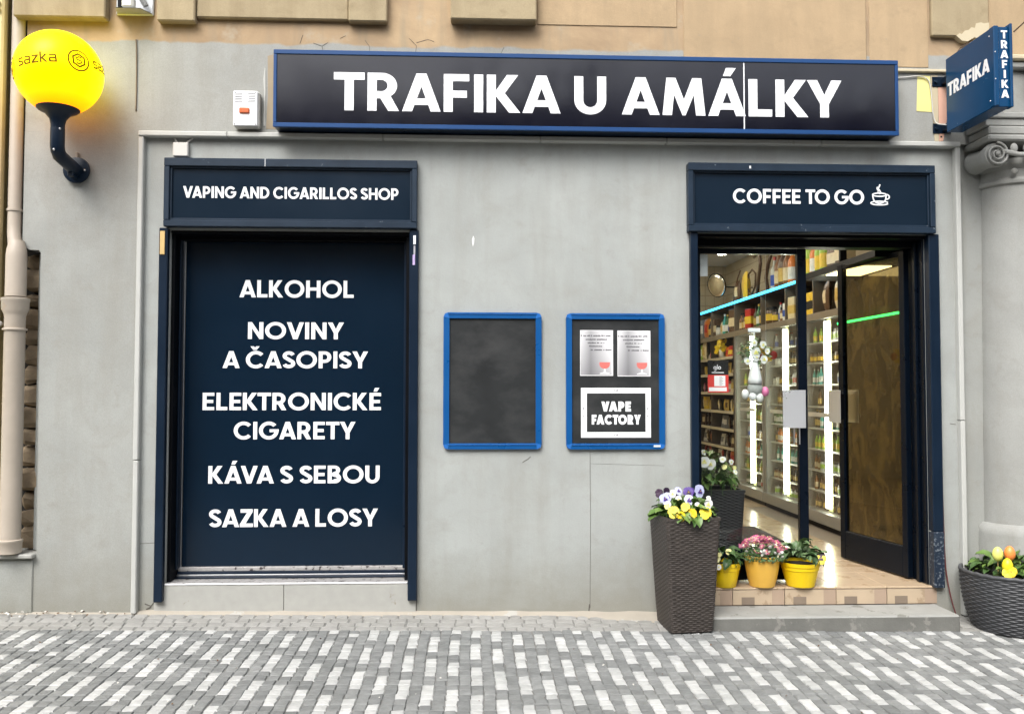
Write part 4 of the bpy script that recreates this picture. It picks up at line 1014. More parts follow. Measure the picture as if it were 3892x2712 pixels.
# ------------------------------------------------------------------ coolers along the right wall
mSteel = simple('grey_cooler_steel', (.30,.30,.29), .38, .3, var=.15, scale=7); mShelfM = simple('white_wire_shelf', (.55,.55,.52), .4, .2)
mTube = simple('white_led_tube', (.9,.9,.85), .4, emit=(1.0,.97,.86), es=10.0); mGlowEdge = simple('tube_reflector', (.62,.66,.30), .3)
CB = 3.385
SHZ = (.52, .72, .93, 1.14, 1.36, 1.58, 1.80, 2.0)
coolers = []
for k, (y0, y1, lab) in enumerate(((1.86,2.98,'glass drinks cooler nearest the door'),(3.0,4.12,'middle glass drinks cooler on the right wall'),(4.14,5.26,'farthest glass drinks cooler, next to the open snack shelves'))):
    Cc = thing('drinks_cooler', lab, 'cooler', (3.62, (y0+y1)/2, FZ), 'glass drinks coolers along the right wall'); coolers.append(Cc)
    bx('back', mSteel, 3.83, 3.868, y0, y1, FZ, 2.25, .003, Cc); bx('side', mSteel, CB+.03, 3.8295, y0, y0+.03, FZ, 2.2195, .003, Cc); bx('side', mSteel, CB+.03, 3.8295, y1-.03, y1, FZ, 2.2195, .003, Cc)
    bx('top', mSteel, CB, 3.8295, y0, y1, 2.22, 2.262, .003, Cc); bx('plinth', mSteel, CB-.02, 3.8295, y0, y1, FZ+.05, .335, .004, Cc); bx('kick', mBlack, CB+.01, 3.82, y0, y1, FZ, FZ+.0495, .002, Cc)
    for z in SHZ: bx('shelf', mShelfM, CB+.06, 3.829, y0+.0305, y1-.0305, z-.014, z, .002, Cc)
    bx('door_stile', mSteel, CB, CB+.028, y0+.001, y0+.05, .337, 2.218, .003, Cc); bx('door_stile', mSteel, CB, CB+.028, y1-.05, y1-.001, .337, 2.218, .003, Cc)
    bx('glass_door', mGlassC, CB+.008, CB+.014, y0+.0505, y1-.0505, .337, 2.218, .0005, Cc)
    yt = y0+.56
    m_ = MB(); m_.tube([(CB+.05,yt,.38),(CB+.05,yt,2.19)], .022, 10); m_.build('light_tube', mTube, Cc, smooth=True)
    bx('tube_backing', mGlowEdge, CB+.075, CB+.083, yt-.05, yt+.05, .345, 2.215, .002, Cc)
    bx('price_bar', mShelfM, CB-.006, CB-.001, y0+.3, y0+.9, 1.26, 1.30, .001, Cc)

# ------------------------------------------------------------------ goods: shared meshes
PAL = {'amber':(.20,.075,.015),'green':(.03,.13,.035),'brown':(.09,.045,.02),'clear':(.50,.52,.50),'red':(.45,.03,.025),'orange':(.62,.17,.02),'yellow':(.72,.50,.05),
       'white':(.70,.69,.66),'teal':(.03,.32,.28),'blue':(.03,.08,.36),'grey':(.20,.21,.23),'black':(.014,.014,.016),'lime':(.30,.50,.05),'cream':(.66,.56,.36),'pink':(.66,.20,.28),'gold':(.55,.38,.10)}
PM = {k: simple('goods_'+k, c, .30, var=.18, scale=25) for k, c in PAL.items()}
def bottle_mesh(gc, lc, cc, r_=.036, h=.28):
    m_ = MB(); m_.lathe(0, 0, [(r_*.9,0),(r_,.008),(r_,h*.14)], 12); m_.m = 1; m_.lathe(0, 0, [(r_*1.012,h*.14),(r_*1.012,h*.46)], 12, False)
    m_.m = 0; m_.lathe(0, 0, [(r_,h*.46),(r_,h*.56),(r_*.82,h*.66),(r_*.42,h*.76),(r_*.36,h*.90)], 12, False); m_.m = 2; m_.lathe(0, 0, [(r_*.42,h*.90),(r_*.42,h)], 12)
    return mesh_only(m_, 'bottle', [PM[gc], PM[lc], PM[cc]], True)
def bag_mesh(c, lc, wx=.13, h=.19, d=.06):
    m_ = MB(); nx_, nz_ = 6, 7; rb = random.Random(hash(c+lc) % 99)
    for sgn in (-1, 1):
        b0 = len(m_.v)
        for j in range(nz_+1):
            for i in range(nx_+1):
                u, v_ = i/nx_, j/nz_; bul = (math.sin(math.pi*u)**.6)*(math.sin(math.pi*min(1, v_*.96+.02))**.5)
                m_.v.append(((u-.5)*wx*(1-.10*math.sin(math.pi*v_)), sgn*(d*.5*bul+.001)+rb.uniform(-.003,.003)*bul, v_*h))
        for j in range(nz_):
            for i in range(nx_):
                a = b0+j*(nx_+1)+i; m_.m = 1 if 2 <= j <= 4 and 1 <= i <= 4 else 0
                q = (a, a+1, a+nx_+2, a+nx_+1); m_.face(q if sgn < 0 else q[::-1])
    return mesh_only(m_, 'bag', [PM[c], PM[lc]], 'all')
def carton_mesh(c, lc, wx=.09, h=.16, d=.06):
    m_ = MB(); m_.box(-wx/2, wx/2, -d/2, d/2, 0, h, .003); m_.m = 1; m_.box(-wx/2-.0006, wx/2+.0006, -d/2-.0006, d/2+.0006, h*.25, h*.62, 0)
    return mesh_only(m_, 'carton', [PM[c], PM[lc]])
def jar_mesh(c, lc, r_=.045, h=.13):
    m_ = MB(); m_.lathe(0, 0, [(r_*.92,0),(r_,.008),(r_,h*.72),(r_*.85,h*.80)], 14); m_.m = 1; m_.lathe(0, 0, [(r_*1.012,h*.20),(r_*1.012,h*.58)], 14, False); m_.m = 2; m_.lathe(0, 0, [(r_*.9,h*.80),(r_*.9,h)], 14)
    return mesh_only(m_, 'jar', [PM[c], PM[lc], PM['black']], True)
BT = {(a, b_): bottle_mesh(a, b_, c_) for a, b_, c_ in (('amber','cream','black'),('green','white','gold'),('brown','gold','black'),('clear','blue','red'),('black','gold','gold'),('clear','red','white'),('teal','white','white'),('orange','white','green'),('lime','yellow','green'))}
BG = {(a, b_): bag_mesh(a, b_) for a, b_ in (('orange','red'),('grey','white'),('red','white'),('yellow','gold'),('brown','cream'),('cream','gold'),('lime','white'),('black','gold'),('pink','white'),('gold','brown'),('white','grey'))}
CT = {(a, b_): carton_mesh(a, b_) for a, b_ in (('yellow','black'),('brown','cream'),('red','yellow'),('cream','gold'),('teal','white'),('white','blue'),('black','red'))}
JR = {(a, b_): jar_mesh(a, b_) for a, b_ in (('brown','yellow'),('clear','white'),('amber','cream'),('clear','lime'))}
CNT = {}; ORD = ['first','second','third','fourth','fifth','sixth','seventh','eighth','ninth','tenth','eleventh','twelfth','thirteenth','fourteenth','fifteenth','sixteenth','seventeenth','eighteenth','nineteenth','twentieth']+['%dth' % k for k in range(21, 60)]
SHN = ('lowest','second','third','fourth','fifth','sixth','seventh','eighth','topmost')
def goods(kind, key, x, y, z, where, group, rz=None, sc=1.0):
    src = {'bottle': BT, 'bag': BG, 'carton': CT, 'jar': JR}[kind][key]
    nm = {'bottle':'bottle','bag':'snack_bag','carton':'carton','jar':'jar'}[kind]; word = {'bottle':'bottle','bag':'foil bag','carton':'carton','jar':'jar'}[kind]
    CNT[where] = CNT.get(where, 0)+1
    art = f'{key[0]} {word} with {key[1]} label, {ORD[CNT[where]-1]} {where}'.replace(' with ', ', ')
    return inst(src, nm, None, (x, y, z), (0, 0, rg.uniform(-.25,.25)-1.57 if rz is None else rz), sc, art, kind, group)
rg = random.Random(21)
# coolers' contents
kinds = [('bottle',k) for k in BT]+[('jar',k) for k in JR]
for k, (y0, y1) in enumerate(((1.86,2.98),(3.0,4.12),(4.14,5.26))):
    wh = ('near cooler','middle cooler','far cooler')[k]
    for si, z in enumerate((.336,)+SHZ):
        kd = rg.choice(kinds); y = y0+.10; gap = (SHZ+(2.21,))[si]-z-.03
        while y < y1-.08:
            if rg.random() < .22: kd = rg.choice(kinds)
            hh = .28 if kd[0] == 'bottle' else .13; s_ = min(.92, gap/hh)*rg.uniform(.80,.97)
            if rg.random() > .12: goods(kd[0], kd[1], 3.50+rg.uniform(-.01,.02), y, z, 'from the door, '+SHN[si]+' shelf, '+wh, 'drinks in the '+wh, None, s_)
            y += .072*rg.uniform(.85,1.35)
# shelf of bottles above the coolers, and the top board
mDkWood = simple('dark_shelf_wood', (.055,.040,.028), .5, var=.3, scale=12); mEdge = simple('shelf_edge_strip', (.50,.45,.34), .5)
simple_div = simple('brown_divider', (.16,.12,.08), .5)
US = thing('upper_shelf', 'dark long shelf above the coolers with the blue light strip along it', 'shelf', (3.62, 4.5, 2.262))
bx('board', mDkWood, 3.383, 3.868, 1.87, 7.22, 2.2635, 2.283, .002, US); bx('board', mDkWood, 3.383, 3.868, 1.87, 7.22, 2.640, 2.664, .002, US); bx('edge', simple('edge_grey_brown', (.20,.165,.12), .5), 3.372, 3.3825, 1.87, 7.22, 2.215, 2.2835, .002, US)
for y in (2.62, 3.4, 4.2, 5.25, 6.36): bx('divider', simple_div, 3.388, 3.86, y, y+.018, 2.284, 2.6395, .002, US)
bx('back_board', mDkWood, 3.70, 3.715, 1.88, 7.21, 2.2835, 2.6395, .002, US)
UZ = 2.284; wu = 'from the far end on the shelf above the coolers'
for kd, key, y, s_ in (('bag','grey',7.05,1.5),('bag','orange',6.80,1.5),('bottle','black',6.62,.95),('bottle','brown',6.52,.95),('carton','brown',6.30,1.5),('jar','clear',6.18,1.1),('bag','cream',6.02,.95),('bottle','teal',5.90,1.0),('bottle','green',5.78,.95),('bottle','clear',5.66,.8),
                       ('carton','brown',5.42,1.9),('bottle','amber',5.16,.8),('bottle','brown',5.07,.8),('bottle','amber',4.98,.82),('carton','red',4.78,1.55),('bottle','brown',4.58,.9),('bottle','green',4.47,1.0),('bottle','black',4.36,1.0),
                       ('jar','brown',4.02,1.55),('jar','brown',3.85,1.2),('bottle','clear',3.72,.8),('jar','amber',3.60,1.2),('carton','white',3.50,1.2),('carton','cream',3.30,1.5),('bottle','amber',3.16,1.0),('bottle','black',3.02,1.15),('carton','yellow',2.84,1.45),('carton','yellow',2.70,1.45),('bag','brown',2.42,1.55),('bag','cream',2.14,1.5)):
    key = next(q for q in {'bottle':BT,'bag':BG,'carton':CT,'jar':JR}[kd] if q[0] == key)
    goods(kd, key, 3.455, y, UZ, wu, 'goods on the shelf above the coolers', None, s_)
wt = 'from the door on the board above the blue light'
for kd, key, y, s_ in (('carton','brown',2.05,1.8),('carton','brown',2.25,1.7),('bottle','lime',2.50,1.6),('bottle','lime',2.63,1.55),('bottle','orange',2.76,1.5),('bottle','lime',2.89,1.6),('bottle','teal',3.02,1.5),('bottle','orange',3.38,1.5),('bottle','amber',3.52,1.6),('bottle','brown',3.66,1.7),('bottle','amber',3.80,1.6),('bottle','clear',3.95,1.4),('bag','yellow',5.0,1.9),('bag','brown',5.35,1.5)):
    key = next(q for q in {'bottle':BT,'bag':BG,'carton':CT,'jar':JR}[kd] if q[0] == key)
    goods(kd, key, 3.47, y, 2.6645, wt, 'goods on the top board above the blue light strip', None, s_)
# dark wire ornament on the top board
WO = thing('wire_ornament', 'dark metal ornament with loops standing on the top board', 'ornament', (3.47, 4.5, 2.665))
for pts, r_ in (([(3.47,5.55,2.67),(3.45,5.45,2.80),(3.45,5.30,2.98),(3.46,5.22,3.08)], .010), ([(3.46,4.85,2.74),(3.46,4.95,2.85),(3.46,4.88,2.98),(3.46,4.72,3.02),(3.46,4.60,2.95),(3.46,4.62,2.80),(3.46,4.75,2.72),(3.46,4.85,2.74)], .012),
               ([(3.46,4.55,2.67),(3.46,4.50,2.85),(3.46,4.42,3.05),(3.46,4.45,3.20)], .022), ([(3.46,4.15,2.67),(3.46,4.22,2.85),(3.46,4.15,3.0),(3.46,4.05,3.10),(3.46,4.20,3.16)], .022), ([(3.46,4.66,3.16),(3.46,4.50,3.20),(3.46,4.34,3.17)], .018)):
    m_ = MB(); m_.tube(pts, r_, 8); m_.build('wire', PM['brown'], WO, smooth='all')
# convex mirror
MR = thing('convex_mirror', 'round convex mirror on the wall above the snack shelves', 'mirror', (3.30, 6.0, 2.85))
m_ = MB(); m_.sphere((0,0,0), (.14,.16,.035), 24, 14); Q = Vector((-.75,-.62,-.25)).normalized().to_track_quat('Z', 'Y').to_matrix()
mc = Vector((3.30, 5.75, 2.945)); m_.v = [tuple(mc+Q @ Vector(p)) for p in m_.v]; m_.build('mirror_glass', simple('mirror', (.8,.78,.72), .04, 1.0, var=.02), MR, smooth='all')
m_ = MB(); ring_ = [mc+Q @ Vector((.142*math.cos(R(a)), .162*math.sin(R(a)), 0)) for a in range(0, 361, 15)]; m_.tube(ring_, .007, 6); m_.build('rim', mBlack, MR)
m_ = MB(); m_.tube([tuple(mc), (3.5,5.9,2.94), (3.86,5.95,2.94)], .010, 6); m_.build('mirror_arm', mBlack, MR)

# ------------------------------------------------------------------ open snack shelves at the back
SS = thing('snack_shelves', 'tall dark open shelves full of snack bags at the back of the shop', 'shelves', (3.62, 6.25, FZ))
bx('back', mDkWood, 3.83, 3.868, 5.28, 7.22, FZ, 2.262, .003, SS)
for y in (5.28, 6.36, 7.20): bx('upright', mDkWood, 3.383, 3.8295, y, y+.022, FZ, 2.262, .003, SS)
sz = (.30, .53, .755, 1.00, 1.236, 1.487, 1.737, 1.96)
for y0, y1 in ((5.303, 6.358), (6.383, 7.198)):
    for z in sz:
        bx('shelf', mDkWood, 3.383, 3.8295, y0, y1, z-.02, z, .002, SS); bx('price_rail', mEdge, 3.374, 3.3825, y0, y1, z-.030, z+.008, .002, SS)
ws = 'on the open snack shelves'; SNN = ('lowest','second lowest','third lowest','fourth','fifth','sixth','second highest','highest')
keysets = {0: [('bag','red'),('bag','red'),('bag','orange')], 1: [('bag','red'),('bag','white'),('bag','orange')], 2: [('bag','brown'),('bag','white'),('bag','orange')], 3: [('bag','brown'),('bag','cream'),('bag','grey')], 4: [('bag','yellow'),('bag','yellow'),('bag','gold'),('bag','cream')],
           5: [('bag','brown'),('bag','cream'),('bag','pink')], 6: [('bag','gold'),('jar','amber'),('bag','yellow')], 7: [('carton','red'),('jar','clear'),('bag','orange'),('bag','cream')]}
for si, z in enumerate(sz):
    for y0, y1 in ((5.33, 6.33), (6.41, 7.17)):
        y = y0+.08
        while y < y1-.05:
            kd, c_ = rg.choice(keysets[si]); key = next(q for q in {'bottle':BT,'bag':BG,'carton':CT,'jar':JR}[kd] if q[0] == c_)
            goods(kd, key, 3.47+rg.uniform(-.01,.03), y, z+.0005, 'on the '+SNN[si]+' snack shelf, '+('near' if y0 < 6 else 'far')+' bay', 'goods '+ws, rg.uniform(-.6,.6)-1.57, rg.uniform(.70,1.0) if kd != 'carton' else 1.0).rotation_euler.x = rg.uniform(-.22,.10); y += rg.uniform(.125,.21)
y = 6.8
goods('bag', ('lime','white'), 3.45, 7.08, 1.9605, 'at the far end of the upper shelf', 'bags at the far end of the upper snack shelf', -1.57, 1.25); goods('bag', ('cream','gold'), 3.44, 6.88, 1.9605, 'at the far end of the upper shelf', 'bags at the far end of the upper snack shelf', -1.57, 1.4)
# doormat, price poster in the door
o = bx('doormat', simple('mat_fibre', (.035,.028,.025), .95, var=.3, scale=60, bmp=.6, bscale=200), 1.95, 2.75, 1.72, 2.55, FZ+.0005, FZ+.014, .004, None); tag(o, 'dark brown doormat on the shop floor behind the flower pots', 'mat')
GP = thing('price_poster', 'black and red poster reading glo stuck inside the left door pane', 'poster', (1.733, .206, 1.50))
bx('sheet', PM['black'], 1.659, 1.808, .2035, .2055, 1.502, 1.730, .0003, GP); 
bx('red_field', simple('poster_red', (.60,.05,.04), .45), 1.659, 1.808, .2026, .2034, 1.503, 1.628, .0002, GP); bx('price_list', mPaper, 1.705, 1.785, .2018, .2025, 1.548, 1.622, .0002, GP); bx('white_bar', mPaper, 1.666, 1.795, .2018, .2025, 1.512, 1.540, .0002, GP)
bx('white_line', mPaper, 1.688, 1.775, .2028, .2034, 1.6415, 1.6475, .0002, GP)
for k in range(7): bx('price_line', mGreyInk, 1.742, 1.742+.018+.008*((k*3) % 2), .2012, .2017, 1.557+k*.0088, 1.5595+k*.0088, .0001, GP)
m_ = MB(); fl_ = lambda off: (lambda a, b_, d: (1.700+a*.028, .2034-d-off, 1.668+b_*.028))
m_.contour([arc(.4,.36,.36,.36,0,350,24), arc(.4,.36,.23,.23,0,350,24)], fl_(0), .0006); m_.contour([offset([(.70,.72),(.70,-.10),(.60,-.36),(.36,-.42),(.16,-.34)], .13)], fl_(.0002), .0006)
m_.contour([offset([(1.02,.02),(1.02,1.2)], .13)], fl_(0), .0006); m_.contour([arc(1.58,.36,.40,.40,0,350,24), arc(1.58,.36,.20,.20,0,350,24)], fl_(0), .0006); m_.build('lettering', mWhite, GP, recalc=False)
# ------------------------------------------------------------------ plants
mLeaf = attrmat('pansy_leaf', (.060,.135,.022), (.19,.30,.07), .45, .15, 40); mLeafD = attrmat('dark_leaf', (.028,.075,.018), (.075,.15,.035), .45, .15, 40); mLeafG = attrmat('grey_green_leaf', (.075,.14,.055), (.17,.26,.11), .45, .15, 40)
mPY = attrmat('yellow_petal', (.80,.52,.005), (.86,.68,.02), .5, .1, 40, .06); mPV = attrmat('violet_petal', (.055,.018,.20), (.13,.055,.36), .5, .1, 40); mPL = attrmat('lilac_petal', (.45,.47,.76), (.72,.74,.90), .5, .1, 40, .06); mPW = attrmat('white_petal', (.72,.72,.72), (.86,.86,.84), .5, .1, 40, .05)
mPB = attrmat('dark_petal', (.022,.006,.030), (.05,.012,.05), .5, .1, 40); mPP = attrmat('pink_petal', (.58,.055,.22), (.84,.28,.46), .5, .1, 40, .08); mPale = attrmat('pale_yellow_petal', (.80,.74,.22), (.86,.82,.40), .5, .1, 40, .05)
mSoil = simple('potting_soil', (.025,.018,.013), .95, var=.4, scale=50, bmp=.8, bscale=120); mStem = simple('stem_green', (.06,.14,.03), .6)
def leaf_mesh(mat, L=.07, W=.045, curl=.018, fold=.010):
    m_ = MB(); nl, nw = 7, 4
    for j in range(nl+1):
        t = j/nl; w_ = W*1.15*math.sin(math.pi*min(1,t*.90+.06))**.55
        for i in range(nw+1):
            u = i/nw*2-1
            m_.v.append((u*w_/2, t*L, curl*math.sin(t*2.6)-curl*1.5*t*t+fold*abs(u)+.0025*math.sin(t*17+u*2)))
    for j in range(nl):
        for i in range(nw):
            a = j*(nw+1)+i; m_.face((a, a+1, a+nw+2, a+nw+1))
    return mesh_only(m_, 'leaf', mat, 'all')
def pansy_mesh(pm, dm, size=.05, face=True):
    """five overlapping petals facing -y, blotch in the middle"""
    m_ = MB(); mats = [pm, dm, mPY]
    spec = [(62,.50,.62,.004,1 if face == 'bi' else 0), (118,.50,.62,.0055,1 if face == 'bi' else 0), (5,.46,.54,.002,0), (175,.46,.54,.001,0), (270,.54,.72,-.002,0)]
    for ang, ln, wd, dy, ms in spec:
        a = R(ang); m_.m = ms; c = (math.cos(a)*ln*.52*size, math.sin(a)*ln*.52*size); n0 = len(m_.v); m_.v.append((c[0], -.003+dy, c[1])); N = 11
        for k in range(N):
            b_ = 2*math.pi*k/N; rr = 1+.06*math.sin(5*b_+ang); lx, lz = math.cos(b_)*ln*.56*size*rr, math.sin(b_)*wd*.5*size*rr
            x_, z_ = c[0]+lx*math.cos(a)-lz*math.sin(a), c[1]+lx*math.sin(a)+lz*math.cos(a); d2 = (x_*x_+z_*z_)/(size*size)
            m_.v.append((x_, dy-.006*d2+.012*size*math.sin(4*b_+ang)*1.3, z_))
        for k in range(N): m_.face((n0, n0+1+k, n0+1+(k+1) % N))
    if face:
        m_.m = 1; n0 = len(m_.v); m_.v.append((0, -.0085, -.05*size)); N = 9
        for k in range(N):
            b_ = 2*math.pi*k/N; rr = .20*size*(1+.35*math.cos(3*b_+1.57)); m_.v.append((rr*math.cos(b_), -.0075, rr*math.sin(b_)-.05*size))
        for k in range(N): m_.face((n0, n0+1+k, n0+1+(k+1) % N))
        m_.m = 2; m_.sphere((0, -.010, 0), .045*size, 6, 4)
    return mesh_only(m_, 'flower', mats, 'all')
LM = {k: [leaf_mesh(m, L, W, cu, fo) for L, W, cu, fo in ((.070,.046,.018,.010),(.058,.042,.026,.012),(.082,.044,.012,.008))] for k, m in (('m', mLeaf), ('d', mLeafD), ('g', mLeafG))}
FM = {'y': pansy_mesh(mPY, mPY, .056, False), 'v': pansy_mesh(mPV, mPB, .052), 'l': pansy_mesh(mPL, mPV, .054), 'w': pansy_mesh(mPW, mPale, .052), 'k': pansy_mesh(mPB, mPB, .048, False), 'yb': pansy_mesh(mPY, mPB, .060, 'bi'), 'p': pansy_mesh(mPale, mPY, .044, False)}
def leaves(parent, cx, cy, z, rx, ry, n, kind, h=.05, seed=1, sc=1.0):
    rl = random.Random(seed)
    for k in range(n):
        a = rl.uniform(0, 6.283); r_ = math.sqrt(rl.random()); ro = r_*.80
        x, y = cx+rx*ro*math.cos(a), cy+ry*ro*math.sin(a); zz = z+h*(1-.75*r_*r_)*rl.uniform(.2, 1.0)
        inst(rl.choice(LM[kind]), 'leaf', parent, (x, y, zz), (rl.uniform(-.5,.75)+.25*(1-r_), rl.uniform(-.4,.4), a-1.57+rl.uniform(-.7,.7)), sc*rl.uniform(.75,1.25))
def stems(parent, pts, z0):
    m_ = MB()
    for p in pts: m_.tube([(p[0]*1.0, p[1], z0), (p[0], p[1]+.004, (z0+p[2])/2), p], .0016, 5)
    m_.build('stems', mStem, parent, kind='stuff')
def flowers(parent, lst, z0, seed=3):
    rl = random.Random(seed)
    for k, x, y, z, s_ in lst: inst(FM[k], 'flower', parent, (x, y, z), (rl.uniform(-.55,.0), rl.uniform(-.3,.3), rl.uniform(-.7,.35)), s_*1.18)
    stems(parent, [(x, y+.006, z) for k, x, y, z, s_ in lst], z0)

# wicker
mWick = simple('dark_brown_wicker', (.041,.033,.028), .55, var=.6, scale=16, bmp=.2, bscale=150); mWickG = simple('charcoal_wicker', (.055,.057,.062), .5, var=.35, scale=45, bmp=.2, bscale=150); mWickB = simple('black_wicker', (.006,.006,.0075), .5, var=.3, scale=40)
def weave(us, vs, K, J, amp):
    k = math.cos(math.pi*us*K); row = math.floor(vs*J); sg = -1 if row % 2 else 1
    return amp*(.55*sg*k+.9*abs(math.sin(math.pi*vs*J))**.7)
def wicker_box(cx, cy, z0, z1, hb, ht, K=44, J=56, amp=.0035, rz=0.0):
    m_ = MB(); nu, nv = K*4, J*4
    def pt(u, v_):
        h = hb+(ht-hb)*(v_**.85); t = (u*4) % 4; sdx = int(t); f = (t-sdx)*2-1
        e = .90; q = max(-1, min(1, f)); corner = max(0, abs(q)-e)/(1-e)
        x_, y_ = {0:(q,-1),1:(1,q),2:(-q,1),3:(-1,-q)}[sdx]; l_ = 1-.035*corner*corner
        nx_, ny_ = {0:(0,-1),1:(1,0),2:(0,1),3:(-1,0)}[sdx]; d = weave(u, v_, K*2 if False else K, J, amp)*(1-corner*.5)
        x_, y_ = x_*h*l_+nx_*d, y_*h*l_+ny_*d
        return (cx+x_*math.cos(rz)-y_*math.sin(rz), cy+x_*math.sin(rz)+y_*math.cos(rz), z0+(z1-z0)*v_)
    for j in range(nv+1):
        for i in range(nu): m_.v.append(pt(i/nu, j/nv))
    for j in range(nv):
        for i in range(nu):
            a = j*nu+i; b_ = j*nu+(i+1) % nu; m_.face((a, b_, b_+nu, a+nu))
    return m_
def square_planter(name, label, cx, cy, z0, h, hb, ht, mat, rz=0.0):
    P = thing(name, label, 'planter', (cx, cy, z0))
    wicker_box(cx, cy, z0, z0+h, hb, ht, rz=rz).build('wicker_body', mat, P, smooth='all', recalc=False)
    m_ = MB(); t = .012
    for k in range(4):
        a = rz+k*math.pi/2; c_, s_ = math.cos(a), math.sin(a)
        q = [(-ht-.002,-ht-.002),(ht+.002,-ht-.002),(ht-.018,-ht+.018),(-ht+.018,-ht+.018)]
        lo = [(cx+x_*c_-y_*s_, cy+x_*s_+y_*c_, z0+h-.012) for x_, y_ in q]; hi = [(p[0], p[1], z0+h+.006) for p in lo]
        n = len(m_.v); m_.v += lo+hi
        for f in ((0,1,5,4),(1,2,6,5),(2,3,7,6),(3,0,4,7),(4,5,6,7)): m_.face([n+i for i in f])
    m_.build('rim', mat, P)
    m_ = MB(); hs_ = ht-.017
    m_.poly([(cx+(x_*math.cos(rz)-y_*math.sin(rz))*hs_, cy+(x_*math.sin(rz)+y_*math.cos(rz))*hs_, z0+h-.022) for x_, y_ in ((-1,-1),(1,-1),(1,1),(-1,1))]); m_.build('soil', mSoil, P, recalc=False)
    return P
gz = g(1.37, -.22)
P1 = square_planter('wicker_planter', 'tall tapered brown wicker planter with yellow, lilac and violet pansies', 1.378, -.228, gz-.002, .722, .138, .178, mWick, R(7))
tz = gz+.72
leaves(P1, 1.375, -.225, tz-.01, .205, .20, 150, 'm', .105, 4, 1.02)
flowers(P1, [('y',1.270,-.395,tz+.045,1.15),('y',1.385,-.400,tz+.030,1.1),('y',1.350,-.380,tz+.075,.9),('y',1.475,-.395,tz+.040,1.2),('y',1.315,-.41,tz+.02,.9),('l',1.34,-.235,tz+.16,.85),('w',1.25,-.33,tz+.085,.7),('p',1.235,-.36,tz+.075,.7),('l',1.235,-.30,tz+.115,1.1),('l',1.265,-.26,tz+.125,.9),('k',1.215,-.22,tz+.145,.95),('k',1.275,-.18,tz+.150,.9),
               ('w',1.300,-.25,tz+.145,.8),('k',1.335,-.20,tz+.140,.85),('w',1.325,-.30,tz+.115,.7),('v',1.405,-.24,tz+.150,1.2),('l',1.390,-.31,tz+.110,1.05),('l',1.475,-.25,tz+.160,1.25),('w',1.440,-.34,tz+.080,.65),('w',1.515,-.32,tz+.085,.95),('w',1.528,-.28,tz+.115,.55),('v',1.430,-.20,tz+.150,.9)], tz-.03)
P2 = square_planter('wicker_planter', 'black wicker planter with white pansies standing behind the glass door', 1.835, .62, FZ+.001, .60, .13, .165, mWickB)
tz = FZ+.60
leaves(P2, 1.77, .60, tz, .20, .17, 150, 'm', .27, 8, 1.05)
flowers(P2, [('w',1.70,.46,tz+.215,1.35),('w',1.745,.44,tz+.20,1.2),('w',1.83,.44,tz+.235,.8),('p',1.845,.45,tz+.18,.8),('w',1.90,.46,tz+.215,.6),('w',1.93,.46,tz+.14,.6),('p',1.93,.48,tz+.17,.6),('w',1.72,.55,tz+.28,.7)], tz-.03)

# yellow pots on the threshold
mPotY = simple('yellow_plastic', (.80,.56,.004), .38, var=.06, scale=8, wear=((.72,.44,.01), .66, 9)); mPotO = simple('ochre_glazed_clay', (.70,.41,.065), .32, var=.12, scale=7)
def pot(label, cx, cy, z0, prof, mat, name='flower_pot'):
    P = thing(name, label, 'flower pot', (cx, cy, z0)); top = prof[-1]
    m_ = MB(); m_.lathe(cx, cy, [(r_, z0+z) for r_, z in prof]+[(top[0]-.008, z0+top[1]), (top[0]-.012, z0+top[1]-.03)], 36); m_.build('pot', mat, P, smooth=True)
    m_ = MB(); m_.lathe(cx, cy, [(top[0]-.011, z0+top[1]-.022), (.01, z0+top[1]-.018)], 24); m_.build('soil', mSoil, P)
    return P
PZ = FZ+.0008; yl_prof = lambda s_: [(.078*s_,0),(.083*s_,.004),(.098*s_,.07),(.107*s_,.113),(.111*s_,.116),(.113*s_,.138),(.118*s_,.142),(.121*s_,.166)]
A = pot('bright yellow plastic pot with a pale yellow pansy, half hidden by the wicker planter', 1.725, .055, PZ, yl_prof(.93), mPotY)
leaves(A, 1.73, .055, PZ+.165, .12, .11, 40, 'd', .085, 12, 1.0); flowers(A, [('p',1.652,-.03,PZ+.200,.85),('p',1.668,-.03,PZ+.228,.6),('p',1.735,-.01,PZ+.245,.8),('w',1.655,-.055,PZ+.150,.6)], PZ+.15)
Cp = pot('ochre clay pot with a dome of pink and white daisies', 1.985, .050, PZ, [(.078,0),(.085,.004),(.100,.06),(.113,.13),(.1175,.18),(.1175,.212)], mPotO)
Dp = pot('bright yellow plastic pot with a yellow and black pansy, nearest the open door', 2.252, .050, PZ, yl_prof(1.13), mPotY)
leaves(Dp, 2.25, .055, PZ+.165, .145, .13, 60, 'g', .125, 15, 1.15); flowers(Dp, [('yb',2.352,-.065,PZ+.205,1.05),('k',2.375,-.02,PZ+.225,.7)], PZ+.15)
